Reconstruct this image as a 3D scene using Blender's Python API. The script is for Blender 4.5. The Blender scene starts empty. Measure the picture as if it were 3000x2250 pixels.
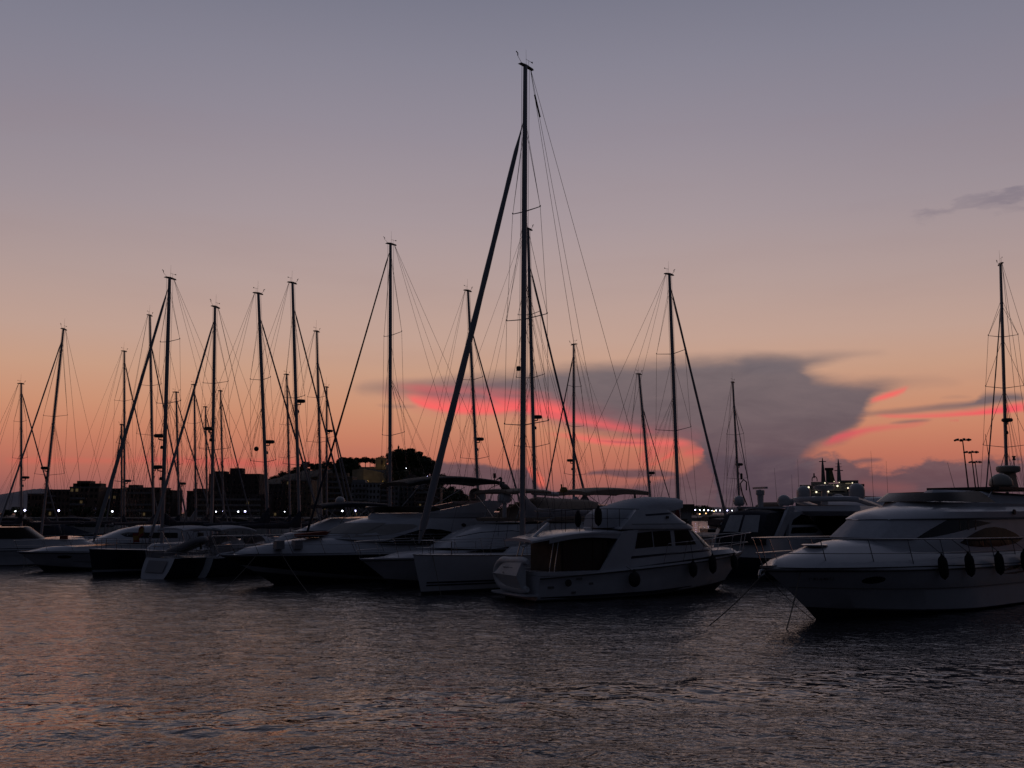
import bpy, bmesh, math, random
import numpy as np
from mathutils import Vector, Matrix
from mathutils.bvhtree import BVHTree

random.seed(7)
SC = bpy.context.scene
COL = SC.collection
R = math.radians

# ------------------------------------------------------------------ camera
F_PX, CX, CY, CAM_H = 2800.0, 1500.0, 1125.0, 3.8
PITCH = math.atan(375.0 / F_PX)
cam_d = bpy.data.cameras.new("camera")
cam_d.sensor_width = 36.0
cam_d.lens = 36.0 * F_PX / 3000.0
cam_d.clip_start = 0.1
cam_d.clip_end = 20000.0
cam = bpy.data.objects.new("camera", cam_d)
COL.objects.link(cam)
cam.location = (0, 0, CAM_H)
cam.rotation_euler = (R(90) + PITCH, 0, 0)
SC.camera = cam
SC.view_settings.view_transform = 'Standard'
SC.view_settings.look = 'None'
SC.view_settings.exposure = 0.0
SC.view_settings.gamma = 1.0
SC.cycles.max_bounces = 6
SC.cycles.sample_clamp_indirect = 3.0

def ray(px, py):
    dx = (px - CX) / F_PX
    dy = -(py - CY) / F_PX
    c, s = math.cos(PITCH), math.sin(PITCH)
    return Vector((dx, c - s * dy, s + c * dy))

def at(px, py, Y):
    """the point at depth Y seen where the photograph shows (px, py)"""
    d = ray(px, py)
    t = Y / d.y
    return Vector((d.x * t, Y, CAM_H + d.z * t))

def onwater(px, py, z=0.0):
    d = ray(px, py)
    t = (z - CAM_H) / d.z
    return Vector((d.x * t, d.y * t, z))

def azel(px, py):
    d = ray(px, py)
    return math.degrees(math.atan2(d.x, d.y)), math.degrees(math.atan2(d.z, math.hypot(d.x, d.y)))

def lin(c):
    out = []
    for v in c[:3]:
        v = v / 255.0
        out.append(v / 12.92 if v <= 0.04045 else ((v + 0.055) / 1.055) ** 2.4)
    return tuple(out)

# ------------------------------------------------------------------ world: dusk sky with clouds
world = bpy.data.worlds.new("World")
SC.world = world
world.use_nodes = True
wt = world.node_tree
for n in list(wt.nodes):
    wt.nodes.remove(n)
wout = wt.nodes.new('ShaderNodeOutputWorld')
wbg = wt.nodes.new('ShaderNodeBackground')
wt.links.new(wbg.outputs[0], wout.inputs[0])

class NG:
    def __init__(s, t): s.t = t
    def n(s, typ): return s.t.nodes.new(typ)
    def set(s, sock, v):
        if hasattr(v, 'is_output') or isinstance(v, bpy.types.NodeSocket): s.t.links.new(v, sock)
        else: sock.default_value = v
    def m(s, op, a, b=0.0, c=0.0, clamp=False):
        n = s.n('ShaderNodeMath'); n.operation = op; n.use_clamp = clamp
        s.set(n.inputs[0], a); s.set(n.inputs[1], b); s.set(n.inputs[2], c)
        return n.outputs[0]
    def mapr(s, v, a, b, c=0.0, d=1.0, smooth=True):
        n = s.n('ShaderNodeMapRange'); n.interpolation_type = 'SMOOTHSTEP' if smooth else 'LINEAR'
        n.clamp = True
        s.set(n.inputs[0], v)
        for i, q in enumerate((a, b, c, d)): s.set(n.inputs[1 + i], q)
        return n.outputs[0]
    def xyz(s, x, y, z):
        n = s.n('ShaderNodeCombineXYZ')
        for i, q in enumerate((x, y, z)): s.set(n.inputs[i], q)
        return n.outputs[0]
    def noise(s, vec, scale, detail=4.0, rough=0.55, lac=2.0, dist=0.0):
        n = s.n('ShaderNodeTexNoise')
        s.set(n.inputs['Vector'], vec)
        n.inputs['Scale'].default_value = scale; n.inputs['Detail'].default_value = detail
        n.inputs['Roughness'].default_value = rough; n.inputs['Lacunarity'].default_value = lac
        n.inputs['Distortion'].default_value = dist
        return n.outputs[0]
    def ramp(s, f, pts, interp='LINEAR'):
        n = s.n('ShaderNodeValToRGB'); cr = n.color_ramp; cr.interpolation = interp
        while len(cr.elements) < len(pts): cr.elements.new(0.5)
        for e, (p, c) in zip(cr.elements, pts):
            e.position = p; e.color = (*c, 1.0)
        s.set(n.inputs[0], f)
        return n.outputs[0]
    def mix(s, f, a, b, blend='MIX'):
        n = s.n('ShaderNodeMix'); n.data_type = 'RGBA'; n.blend_type = blend
        s.set(n.inputs[0], f)
        for i, q in ((6, a), (7, b)):
            if isinstance(q, tuple): n.inputs[i].default_value = (*q[:3], 1.0)
            else: s.set(n.inputs[i], q)
        return n.outputs[2]
    def curve(s, f, pts):
        n = s.n('ShaderNodeFloatCurve'); cu = n.mapping.curves[0]
        n.mapping.use_clip = False; n.mapping.extend = 'HORIZONTAL'
        while len(cu.points) < len(pts): cu.points.new(0.5, 0.5)
        for p, (x, y) in zip(cu.points, pts):
            p.location = (x, y); p.handle_type = 'AUTO_CLAMPED'
        n.mapping.update()
        s.set(n.inputs['Value'], f)
        return n.outputs[0]

W = NG(wt)
tc = W.n('ShaderNodeTexCoord')
sx = W.n('ShaderNodeSeparateXYZ')
wt.links.new(tc.outputs['Generated'], sx.inputs[0])
X_, Y_, Z_ = sx.outputs
AZ = W.m('MULTIPLY', W.m('ARCTAN2', X_, Y_), 57.29578)
EL = W.m('MULTIPLY', W.m('ARCSINE', Z_), 57.29578)
# west sky (towards the afterglow), east sky (behind the photographer)
ELP = W.mapr(EL, 0.0, 90.0, smooth=False)
west = [(0, (114, 80, 88)), (50, (140, 90, 88)), (100, (170, 101, 90)), (160, (190, 114, 93)), (230, (200, 131, 103)), (300, (203, 145, 115)), (400, (201, 157, 132)),
        (500, (194, 161, 146)), (650, (182, 158, 152)), (850, (166, 151, 155)), (1100, (148, 140, 151)),
        (1300, (135, 132, 146)), (1500, (121, 121, 137))]
wp = []
for up, c in west:
    wp.append((max(0.0, azel(1500, 1500 - up)[1]) / 90.0, lin(c)))
wp += [(0.40, lin((108, 108, 124))), (0.58, lin((64, 66, 81))), (1.0, lin((32, 36, 49)))]
wcol = W.ramp(ELP, wp)
ecol = W.ramp(ELP, [(0.0, lin((16, 17, 23))), (0.2, lin((19, 21, 29))), (0.5, lin((28, 32, 43))), (1.0, lin((32, 36, 49)))])
AZ0 = azel(1450, 1500)[0]
caz = W.m('COSINE', W.m('MULTIPLY', W.m('SUBTRACT', AZ, AZ0), 0.0174533))
eastf = W.mapr(caz, 0.90, 0.10)
base = W.mix(eastf, wcol, ecol)
# a little bluer and darker away from the afterglow
side = W.mapr(W.m('ABSOLUTE', W.m('SUBTRACT', AZ, AZ0)), 8.0, 34.0)
sidel = W.m('MULTIPLY', side, W.mapr(EL, 4.0, 22.0))
base = W.mix(W.m('MULTIPLY', sidel, 0.20), base, lin((92, 100, 122)))
sky = base

AZR, ELR = (-36.0, 36.0), (-4.0, 26.0)
def cur_pts(pts):
    out = []
    for px, py in pts:
        a, e = azel(px, py)
        out.append(((a - AZR[0]) / (AZR[1] - AZR[0]), (e - ELR[0]) / (ELR[1] - ELR[0])))
    return out
_nz = {}
def edge_noise(stretch, scale):
    """edge break-up shared by the clouds of one grain"""
    k = (round(stretch), scale > 1.0)
    if k not in _nz:
        sc_ = 1.3 if scale > 1.0 else 0.8
        nv = W.xyz(W.m('MULTIPLY', AZ, 1.0 / stretch), EL, 3.7 * len(_nz))
        n = W.n('ShaderNodeTexNoise')
        wt.links.new(nv, n.inputs['Vector'])
        n.inputs['Scale'].default_value = sc_ * 1.3; n.inputs['Detail'].default_value = 5.0; n.inputs['Roughness'].default_value = 0.62 if stretch < 3 else 0.56
        sp = W.n('ShaderNodeSeparateColor'); wt.links.new(n.outputs['Color'], sp.inputs[0])
        _nz[k] = (W.m('SUBTRACT', sp.outputs[0], 0.5), W.m('SUBTRACT', sp.outputs[1], 0.5))
    return _nz[k]
def band(top, bot, soft_t, soft_b, au=0.4, av=0.15, seed=0.0, stretch=5.0, scale=0.8, detail=5.0):
    """mask of a cloud between two elevation curves; edges broken up by stretched noise"""
    stretch = 2.0 if stretch < 2.5 else (3.5 if stretch < 4.5 else 6.0)
    n1, n2 = edge_noise(stretch, scale)
    au_ = W.m('MULTIPLY_ADD', n1, au * 2, AZ)
    u = W.mapr(au_, AZR[0], AZR[1], smooth=False)
    v = W.m('MULTIPLY_ADD', n2, av * 2, EL)
    T = W.m('MULTIPLY_ADD', W.curve(u, cur_pts(top)), ELR[1] - ELR[0], ELR[0])
    B = W.m('MULTIPLY_ADD', W.curve(u, cur_pts(bot)), ELR[1] - ELR[0], ELR[0])
    mt = W.mapr(W.m('SUBTRACT', T, v), -soft_t * 0.5, soft_t)
    mb = W.mapr(W.m('SUBTRACT', v, B), -soft_b * 0.5, soft_b)
    a0, a1 = azel(*top[0])[0], azel(*top[-1])[0]
    b0, b1 = azel(*bot[0])[0], azel(*bot[-1])[0]
    lo, hi = max(a0, b0), min(a1, b1)
    f = min(0.9, (hi - lo) * 0.15)
    ends = W.m('MULTIPLY', W.mapr(au_, lo, lo + f), W.mapr(au_, hi, hi - f))
    return W.m('MULTIPLY', W.m('MULTIPLY', mt, mb), ends)
def lay(mask, col, op=1.0):
    global sky
    sky = W.mix(W.m('MULTIPLY', mask, op), sky, lin(col) if isinstance(col[0], (int, float)) else col)

GREY = W.ramp(W.mapr(EL, 0.0, 10.0, smooth=False), [(0.0, lin((82, 66, 76))), (0.25, lin((88, 72, 82))), (0.55, lin((101, 90, 97))), (1.0, lin((116, 106, 110)))])
_nb = W.noise(W.xyz(W.m('MULTIPLY', AZ, 0.28), EL, 9.0), 0.9, 6.0, 0.62, dist=0.6)
GREY = W.mix(W.m('MULTIPLY', W.mapr(_nb, 0.40, 0.72), 0.20), GREY, lin((136, 118, 120)))
GREY = W.mix(W.m('MULTIPLY', W.mapr(_nb, 0.50, 0.28), 0.18), GREY, lin((78, 68, 78)))
def layg(mask, op=1.0):
    global sky
    sky = W.mix(W.m('MULTIPLY', mask, op), sky, GREY)

# thin high wisps of haze along the whole west
nz = W.noise(W.xyz(W.m('MULTIPLY', AZ, 0.05), W.m('MULTIPLY', EL, 0.35), 3.1), 1.0, 4.0)
sky = W.mix(W.m('MULTIPLY', W.m('MULTIPLY', W.mapr(nz, 0.45, 0.8), W.mapr(EL, 30.0, 18.0)), 0.10), sky, lin((150, 120, 118)))
# horizon red streaks, left
lay(band([(0, 1335), (500, 1342), (1000, 1340), (1200, 1345)], [(0, 1362), (300, 1358), (700, 1366), (1000, 1352), (1200, 1345)], 0.3, 0.3, 1.0, 0.12, 1.0, 8), (216, 98, 84), 0.42)
lay(band([(380, 1330), (700, 1345), (960, 1350)], [(380, 1352), (700, 1372), (960, 1362)], 0.35, 0.3, 1.0, 0.14, 2.0, 8), (200, 88, 86), 0.42)
# horizon bank, left and centre
layg(band([(1040, 1500), (1130, 1430), (1200, 1380), (1250, 1360), (1290, 1352), (1380, 1354), (1440, 1362), (1490, 1372), (1540, 1367), (1572, 1392), (1600, 1425), (1690, 1462), (1760, 1500)], [(1000, 1600), (1800, 1600)], 0.20, 0.4, 0.30, 0.24, 3.0, 2.2, 1.2), 0.88)
layg(band([(1480, 1500), (1620, 1470), (1720, 1445), (1800, 1428), (1880, 1418), (1960, 1396), (2010, 1374), (2050, 1348), (2090, 1332), (2300, 1330), (2420, 1350)], [(1440, 1600), (2420, 1600)], 0.35, 0.4, 0.3, 0.30, 4.0, 2.0, 1.3), 0.85)
layg(band([(1690, 1395), (1740, 1378), (1860, 1374), (1960, 1380), (2020, 1392)], [(1690, 1395), (1760, 1392), (1860, 1402), (2020, 1394)], 0.14, 0.16, 0.4, 0.12, 5.0, 3.0, 1.2), 0.8)
# the anvil: spreading top and grey shaft
layg(band([(1020, 1142), (1060, 1130), (1150, 1118), (1300, 1108), (1450, 1090), (1650, 1068), (1900, 1052), (2150, 1038), (2290, 1036), (2340, 1048), (2375, 1082), (2425, 1101), (2520, 1110), (2610, 1111), (2710, 1113), (2830, 1120)],
          [(1020, 1150), (1100, 1152), (1180, 1160), (1300, 1200), (1440, 1204), (1560, 1222), (1700, 1262), (1880, 1296), (1960, 1306), (2020, 1322), (2060, 1348), (2090, 1410), (2120, 1580), (2270, 1600), (2325, 1420), (2355, 1354), (2410, 1318), (2480, 1286), (2525, 1238), (2550, 1192), (2600, 1156), (2700, 1126), (2830, 1123)],
          0.85, 0.85, 0.60, 0.40, 6.0, 4.0), 0.95)
layg(band([(2150, 1044), (2290, 1035), (2400, 1034), (2480, 1031), (2560, 1034), (2620, 1040)], [(2150, 1100), (2290, 1096), (2345, 1088), (2400, 1072), (2480, 1052), (2560, 1042), (2620, 1044)], 0.6, 0.5, 0.8, 0.34, 7.0, 5.0), 0.8)
layg(band([(1000, 1138), (1100, 1122), (1240, 1116), (1400, 1096)], [(1000, 1144), (1100, 1140), (1240, 1130), (1400, 1110)], 0.7, 0.6, 0.6, 0.14, 7.5, 6.0), 0.5)
# soft rose glow spilling round the lit underside
lay(band([(1100, 1126), (1250, 1120), (1450, 1128), (1650, 1165), (1850, 1225), (2080, 1270)], [(1100, 1160), (1250, 1215), (1450, 1228), (1650, 1250), (1850, 1282), (2080, 1300)], 1.4, 0.6, 0.6, 0.2, 7.7, 4.0), (206, 100, 104), 0.30)
layg(band([(1090, 1186), (1150, 1184), (1230, 1190)], [(1090, 1186), (1150, 1198), (1230, 1196)], 0.25, 0.2, 0.4, 0.08, 6.6, 5.0), 0.5)
# lit pink undersides
PINK = (236, 96, 98)
lay(band([(1150, 1130), (1220, 1128), (1300, 1135), (1420, 1140), (1560, 1148), (1640, 1160)], [(1150, 1130), (1220, 1146), (1300, 1152), (1420, 1152), (1560, 1160), (1640, 1160)], 0.55, 0.40, 0.6, 0.16, 8.0, 6.0), (238, 104, 102), 0.85)
lay(band([(1170, 1150), (1260, 1160), (1360, 1170), (1480, 1172), (1580, 1170), (1680, 1190)], [(1170, 1150), (1230, 1192), (1330, 1212), (1440, 1214), (1540, 1206), (1680, 1226)], 0.65, 0.24, 0.6, 0.16, 9.0, 6.0), (248, 104, 102), 1.0)
lay(band([(1400, 1148), (1520, 1172), (1640, 1202), (1760, 1228), (1860, 1252), (1930, 1268)], [(1400, 1150), (1520, 1206), (1640, 1234), (1760, 1256), (1860, 1268), (1930, 1270)], 0.70, 0.26, 0.6, 0.18, 10.0, 6.0), (242, 98, 100), 0.90)
lay(band([(1580, 1268), (1680, 1268), (1780, 1280), (1880, 1284), (1980, 1286), (2060, 1300)], [(1580, 1268), (1680, 1286), (1780, 1306), (1880, 1308), (1980, 1310), (2060, 1302)], 0.35, 0.30, 0.6, 0.16, 11.0, 6.0), (240, 106, 102), 0.9)
lay(band([(1740, 1288), (1850, 1292), (1950, 1296)], [(1740, 1290), (1850, 1300), (1950, 1298)], 0.12, 0.12, 0.6, 0.10, 11.5, 6.0), (150, 84, 92), 0.7)
lay(band([(1860, 1330), (1920, 1302), (1990, 1300), (2060, 1310)], [(1860, 1370), (1930, 1345), (1990, 1330), (2060, 1316)], 0.5, 0.5, 0.7, 0.2, 11.8, 3.0), (206, 92, 92), 0.6)
lay(band([(1990, 1330), (2020, 1310), (2050, 1306), (2066, 1330)], [(1990, 1340), (2020, 1338), (2050, 1338), (2066, 1330)], 0.35, 0.35, 0.35, 0.22, 12.0, 1.6, 1.4), (214, 98, 92), 0.8)
lay(band([(1880, 1362), (1925, 1350), (1965, 1322), (1990, 1318)], [(1880, 1372), (1925, 1360), (1965, 1340), (1990, 1322)], 0.2, 0.2, 0.3, 0.15, 12.5, 1.6, 1.4), (228, 96, 90), 0.7)
lay(band([(1540, 1362), (1572, 1372), (1590, 1400), (1604, 1420)], [(1540, 1372), (1572, 1420), (1590, 1430), (1604, 1422)], 0.3, 0.3, 0.2, 0.15, 12.8, 1.6, 1.4), (226, 104, 88), 0.8)
lay(band([(2540, 1178), (2580, 1158), (2640, 1138), (2672, 1130)], [(2540, 1184), (2580, 1176), (2640, 1156), (2672, 1134)], 0.30, 0.22, 0.45, 0.14, 13.0, 3.0), (248, 102, 100), 1.0)
# right hand streaks
layg(band([(2500, 1210), (2620, 1198), (2740, 1186), (2850, 1172), (2880, 1152), (2960, 1150), (3040, 1156)], [(2500, 1222), (2620, 1214), (2740, 1206), (2850, 1200), (2960, 1182), (3040, 1176)], 0.30, 0.30, 0.7, 0.26, 14.0, 5.0), 0.92)
lay(band([(2560, 1214), (2700, 1212), (2820, 1204), (2920, 1190), (3040, 1168)], [(2560, 1222), (2700, 1224), (2820, 1220), (2920, 1214), (3040, 1206)], 0.28, 0.18, 0.7, 0.18, 15.0, 6.0), (240, 90, 98), 0.97)
layg(band([(2600, 1238), (2680, 1228), (2740, 1228)], [(2600, 1242), (2680, 1240), (2740, 1232)], 0.15, 0.15, 0.4, 0.10, 16.0, 4.0), 0.7)
lay(band([(2400, 1300), (2480, 1262), (2560, 1246), (2660, 1240), (2745, 1232)], [(2400, 1318), (2480, 1290), (2580, 1262), (2680, 1250), (2745, 1236)], 0.3, 0.3, 0.5, 0.18, 17.0, 4.0), (220, 84, 96), 0.75)
lay(band([(2780, 1232), (2810, 1228)], [(2780, 1236), (2810, 1236)], 0.14, 0.14, 0.4, 0.10, 18.0, 4.0), (214, 92, 96), 0.6)
layg(band([(2740, 1166), (2790, 1160), (2850, 1164)], [(2740, 1168), (2790, 1168), (2850, 1166)], 0.2, 0.2, 0.5, 0.08, 18.5, 5.0), 0.4)
# cumulus bank low on the right
layg(band([(2200, 1470), (2280, 1400), (2340, 1360), (2400, 1338), (2450, 1334), (2500, 1352), (2560, 1372), (2610, 1378), (2650, 1370), (2690, 1356), (2720, 1342), (2745, 1344), (2770, 1350), (2830, 1350), (2870, 1345), (2900, 1341), (2960, 1346), (3020, 1342), (3100, 1342)], [(2150, 1600), (3100, 1600)], 0.32, 0.4, 0.35, 0.62, 19.0, 1.8, 1.3), 0.85)
layg(band([(2480, 1352), (2540, 1342), (2590, 1344)], [(2480, 1362), (2540, 1360), (2590, 1350)], 0.15, 0.18, 0.3, 0.12, 20.0, 3.0), 0.7)
layg(band([(2380, 1336), (2420, 1322), (2440, 1332)], [(2380, 1340), (2420, 1332), (2440, 1336)], 0.15, 0.15, 0.3, 0.12, 20.5, 3.0), 0.6)
# faint warm gap inside the bank
lay(band([(2500, 1400), (2620, 1408), (2700, 1425)], [(2500, 1430), (2620, 1450), (2700, 1440)], 0.5, 0.5, 0.6, 0.2, 21.0, 3.0), (150, 88, 86), 0.45)
# dark wisps high on the right
for (tp, bt, sd, op) in (
    ([(2660, 636), (2720, 612), (2760, 602), (2800, 588), (2870, 576), (2920, 566), (2980, 556), (3060, 540)], [(2660, 640), (2720, 630), (2760, 618), (2800, 602), (2870, 596), (2920, 592), (2980, 582), (3060, 570)], 22.0, 0.95),
    ([(2840, 606), (2880, 600), (2960, 596), (3060, 600)], [(2840, 612), (2880, 618), (2960, 612), (3060, 640)], 23.0, 0.55),
    ([(2470, 612), (2530, 598), (2600, 590)], [(2470, 616), (2530, 608), (2600, 596)], 24.0, 0.10)):
    lay(band(tp, bt, 0.45, 0.6, 1.2, 0.9, sd, 3.0, 1.2), (104, 98, 116), op)
# below the horizon: dark
sky = W.mix(W.mapr(EL, 0.0, -1.5), sky, (0.02, 0.017, 0.018))
wt.links.new(sky, wbg.inputs[0])
wbg.inputs[1].default_value = 1.0
world.cycles.sampling_method = 'MANUAL'
world.cycles.sample_map_resolution = 512

# the sun itself has set: only a trace of directional warmth is left, spread wide
sun_d = bpy.data.lights.new("sun", 'SUN')
sun_d.energy = 0.01
sun_d.angle = R(60)
sun_d.color = (1.0, 0.62, 0.45)
sun = bpy.data.objects.new("sun", sun_d)
COL.objects.link(sun)
sun.location = (0, 0, 60)
sun.rotation_euler = Vector((-math.sin(R(AZ0)), -math.cos(R(AZ0)), -0.05)).to_track_quat('-Z', 'Y').to_euler()


# ------------------------------------------------------------------ materials
MATS = {}
def mat(name, col, rough=0.5, metal=0.0, spec=0.5, noise=0.0, nscale=3.0, bump=0.0, coat=0.0, emit=None, estr=0.0, stretch=(1, 1, 1)):
    if name in MATS: return MATS[name]
    m = bpy.data.materials.new(name); m.use_nodes = True
    nt = m.node_tree; b = nt.nodes['Principled BSDF']; g = NG(nt)
    b.inputs['Base Color'].default_value = (*col, 1)
    b.inputs['Roughness'].default_value = rough
    b.inputs['Metallic'].default_value = metal
    b.inputs['Specular IOR Level'].default_value = spec
    b.inputs['Coat Weight'].default_value = coat
    if noise > 0 or bump > 0:
        tcn = nt.nodes.new('ShaderNodeTexCoord')
        mp = nt.nodes.new('ShaderNodeMapping'); mp.inputs['Scale'].default_value = stretch
        nt.links.new(tcn.outputs['Object'], mp.inputs[0])
        f = g.noise(mp.outputs[0], nscale, 5.0, 0.6)
        if noise > 0:
            lo = tuple(c * (1 - noise) for c in col); hi = tuple(min(1, c * (1 + noise)) for c in col)
            nt.links.new(g.ramp(f, [(0.3, lo), (0.7, hi)]), b.inputs['Base Color'])
            nt.links.new(g.mapr(f, 0.2, 0.8, max(0.02, rough * 0.75), min(1, rough * 1.3)), b.inputs['Roughness'])
        if bump > 0:
            bn = nt.nodes.new('ShaderNodeBump'); bn.inputs['Strength'].default_value = 1.0
            bn.inputs['Distance'].default_value = bump
            nt.links.new(f, bn.inputs['Height']); nt.links.new(bn.outputs[0], b.inputs['Normal'])
    if emit:
        b.inputs['Emission Color'].default_value = (*emit, 1); b.inputs['Emission Strength'].default_value = estr
    MATS[name] = m
    return m

GEL = mat('white_gelcoat', (0.46, 0.47, 0.50), 0.22, noise=0.06, nscale=1.5)
GEL2 = mat('cream_gelcoat', (0.50, 0.49, 0.46), 0.28, noise=0.08, nscale=1.5)
GREYH = mat('pale_grey_hull', (0.26, 0.27, 0.29), 0.25, noise=0.06)
BLK = mat('black_hull_paint', (0.008, 0.008, 0.010), 0.12)
NAVY = mat('navy_hull_paint_and_shade', (0.010, 0.012, 0.022), 0.15)
BOOT = mat('dark_boot_stripe', (0.012, 0.014, 0.03), 0.4)
ANTI = mat('antifouling', (0.02, 0.02, 0.03), 0.8, noise=0.3)
GLASS = mat('dark_boat_glass', (0.008, 0.007, 0.007), 0.10, spec=0.28)
BROWNGL = mat('brown_tinted_screen', (0.022, 0.014, 0.011), 0.25, spec=.2)
ALU = mat('mast_aluminium', (0.27, 0.27, 0.29), 0.45, metal=0.3, noise=0.1, nscale=2)
WALU = mat('white_mast', (0.30, 0.30, 0.31), 0.4, noise=0.08)
STEEL = mat('stainless_rail', (0.35, 0.35, 0.36), 0.22, metal=0.9)
WIRE = mat('rigging_wire', (0.07, 0.065, 0.07), 0.4, metal=0.4)
SAILC = mat('furled_sail', (0.23, 0.23, 0.25), 0.8, noise=0.12, nscale=4, bump=0.01, stretch=(1, 1, .2))
SAILB = mat('blue_sail_cover', (0.015, 0.018, 0.035), 0.85, noise=0.2, nscale=6, bump=0.02)
SAILK = mat('black_canvas', (0.012, 0.012, 0.014), 0.85, noise=0.2, nscale=6, bump=0.015)
SAILR = mat('dark_red_canvas', (0.12, 0.012, 0.012), 0.85, noise=0.2, nscale=6, bump=0.02)
TAN = mat('tan_canvas', (0.26, 0.20, 0.155), 0.85, noise=0.12, nscale=5, bump=0.01)
WCANV = mat('white_canvas', (0.44, 0.45, 0.48), 0.8, noise=0.1, nscale=3, bump=0.03)
GCANV = mat('grey_screen_cover', (0.30, 0.285, 0.27), 0.85, noise=0.08, nscale=4)
NAVYC = mat('navy_canopy', (0.010, 0.012, 0.025), 0.8, noise=0.2, nscale=5)
CLEAR = mat('clear_vinyl', (0.30, 0.31, 0.33), 0.35, noise=0.15, nscale=3, bump=0.03)
TEAK = mat('weathered_teak', (0.22, 0.17, 0.12), 0.8, noise=0.25, nscale=8)
WOOD = mat('dark_door_wood', (0.035, 0.018, 0.013), 0.6, noise=0.2)
FEND = mat('dark_fender_cover', (0.010, 0.010, 0.014), 0.9, noise=0.3, nscale=10)
ROPE = mat('mooring_rope', (0.13, 0.115, 0.095), 0.9, noise=0.3, nscale=30)
HYPA = mat('grey_hypalon', (0.22, 0.22, 0.235), 0.6, noise=0.1, nscale=3)
HYPW = mat('white_hypalon', (0.46, 0.47, 0.49), 0.5, noise=0.1, nscale=3)
DARKM = mat('dark_plastic', (0.015, 0.015, 0.017), 0.5)
GREYM = mat('grey_plastic', (0.12, 0.12, 0.12), 0.5)
DOME = mat('dome_plastic', (0.42, 0.42, 0.43), 0.4, noise=0.05)
DOMEC = mat('beige_dome_plastic', (0.30, 0.28, 0.24), 0.45, noise=0.05)
REDM = mat('red_cushion', (0.16, 0.022, 0.014), 0.85, noise=0.15)
REDV = mat('red_vinyl', (0.30, 0.025, 0.02), 0.7, noise=0.15)
YEL = mat('flag_yellow', (0.30, 0.17, 0.02), 0.8, noise=0.1)
REDF = mat('flag_red', (0.22, 0.014, 0.014), 0.8, noise=0.1)
INK = mat('dark_lettering', (0.02, 0.02, 0.03), 0.5)
GINK = mat('grey_lettering', (0.16, 0.16, 0.18), 0.5)

# ------------------------------------------------------------------ mesh builder
class MB:
    def __init__(s): s.v = []; s.f = []
    def add(s, vs, fs):
        o = len(s.v); s.v += [tuple(p) for p in vs]; s.f += [tuple(i + o for i in f) for f in fs]; return s
    def box(s, c, d, rz=0.0, ry=0.0, taper=1.0):
        M = Matrix.Rotation(rz, 3, 'Z') @ Matrix.Rotation(ry, 3, 'Y')
        vs = []
        for z in (-1, 1):
            k = taper if z > 0 else 1.0
            for x, y in ((-1, -1), (1, -1), (1, 1), (-1, 1)):
                vs.append(Vector(c) + M @ Vector((x * d[0] / 2 * k, y * d[1] / 2 * k, z * d[2] / 2)))
        return s.add(vs, [(3, 2, 1, 0), (4, 5, 6, 7), (0, 1, 5, 4), (1, 2, 6, 5), (2, 3, 7, 6), (3, 0, 4, 7)])
    def tube(s, path, r, n=8, cap=True, sy=1.0):
        """round bar along path; r is one radius or one per point; sy squashes it"""
        P = [Vector(p) for p in path]
        rs = r if isinstance(r, (list, tuple)) else [r] * len(P)
        rings = []
        up = None
        for i, p in enumerate(P):
            t = (P[min(i + 1, len(P) - 1)] - P[max(i - 1, 0)]).normalized()
            if up is None:
                a = Vector((0, 0, 1)) if abs(t.z) < 0.9 else Vector((1, 0, 0))
                up = t.cross(a).normalized()
            up = (up - t * up.dot(t)).normalized()
            b = t.cross(up)
            rings.append([p + (up * math.cos(2 * math.pi * k / n) + b * math.sin(2 * math.pi * k / n) * sy) * rs[i] for k in range(n)])
        return s.loft(rings, cap)
    def loft(s, rings, cap=True, closed=True):
        n = len(rings[0]); vs = [p for r in rings for p in r]; fs = []
        for i in range(len(rings) - 1):
            for k in range(n if closed else n - 1):
                a, b = i * n + k, i * n + (k + 1) % n
                fs.append((a, b, b + n, a + n))
        if cap and closed:
            fs.append(tuple(range(n - 1, -1, -1))); fs.append(tuple(range((len(rings) - 1) * n, len(rings) * n)))
        return s.add(vs, fs)
    def lathe(s, prof, c=(0, 0, 0), n=16, axis='Z'):
        rings = []
        for r, z in prof:
            ring = []
            for k in range(n):
                a = 2 * math.pi * k / n
                p = (r * math.cos(a), r * math.sin(a), z)
                if axis == 'X': p = (p[2], p[0], p[1])
                if axis == 'Y': p = (p[1], p[2], p[0])
                ring.append(Vector(c) + Vector(p))
            rings.append(ring)
        return s.loft(rings)
    def prism(s, poly, y0, y1):
        """polygon in (x, z) given thickness along y"""
        n = len(poly)
        vs = [(x, y0, z) for x, z in poly] + [(x, y1, z) for x, z in poly]
        fs = [tuple(range(n)), tuple(range(2 * n - 1, n - 1, -1))]
        fs += [(k, k + n, (k + 1) % n + n, (k + 1) % n) for k in range(n)]
        return s.add(vs, fs)
    def build(s, name, m, parent=None, ang=38, kind=None, label=None):
        me = bpy.data.meshes.new(name); me.from_pydata(s.v, [], s.f)
        bm = bmesh.new(); bm.from_mesh(me)
        bmesh.ops.remove_doubles(bm, verts=bm.verts, dist=1e-5)
        bmesh.ops.recalc_face_normals(bm, faces=bm.faces)
        for f in bm.faces: f.smooth = True
        bm.to_mesh(me); bm.free()
        try: me.set_sharp_from_angle(angle=R(ang))
        except Exception: pass
        me.materials.append(m)
        o = bpy.data.objects.new(name, me); COL.objects.link(o)
        if parent: o.parent = parent
        if kind: o['kind'] = kind
        if label: o['label'] = label
        return o

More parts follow.
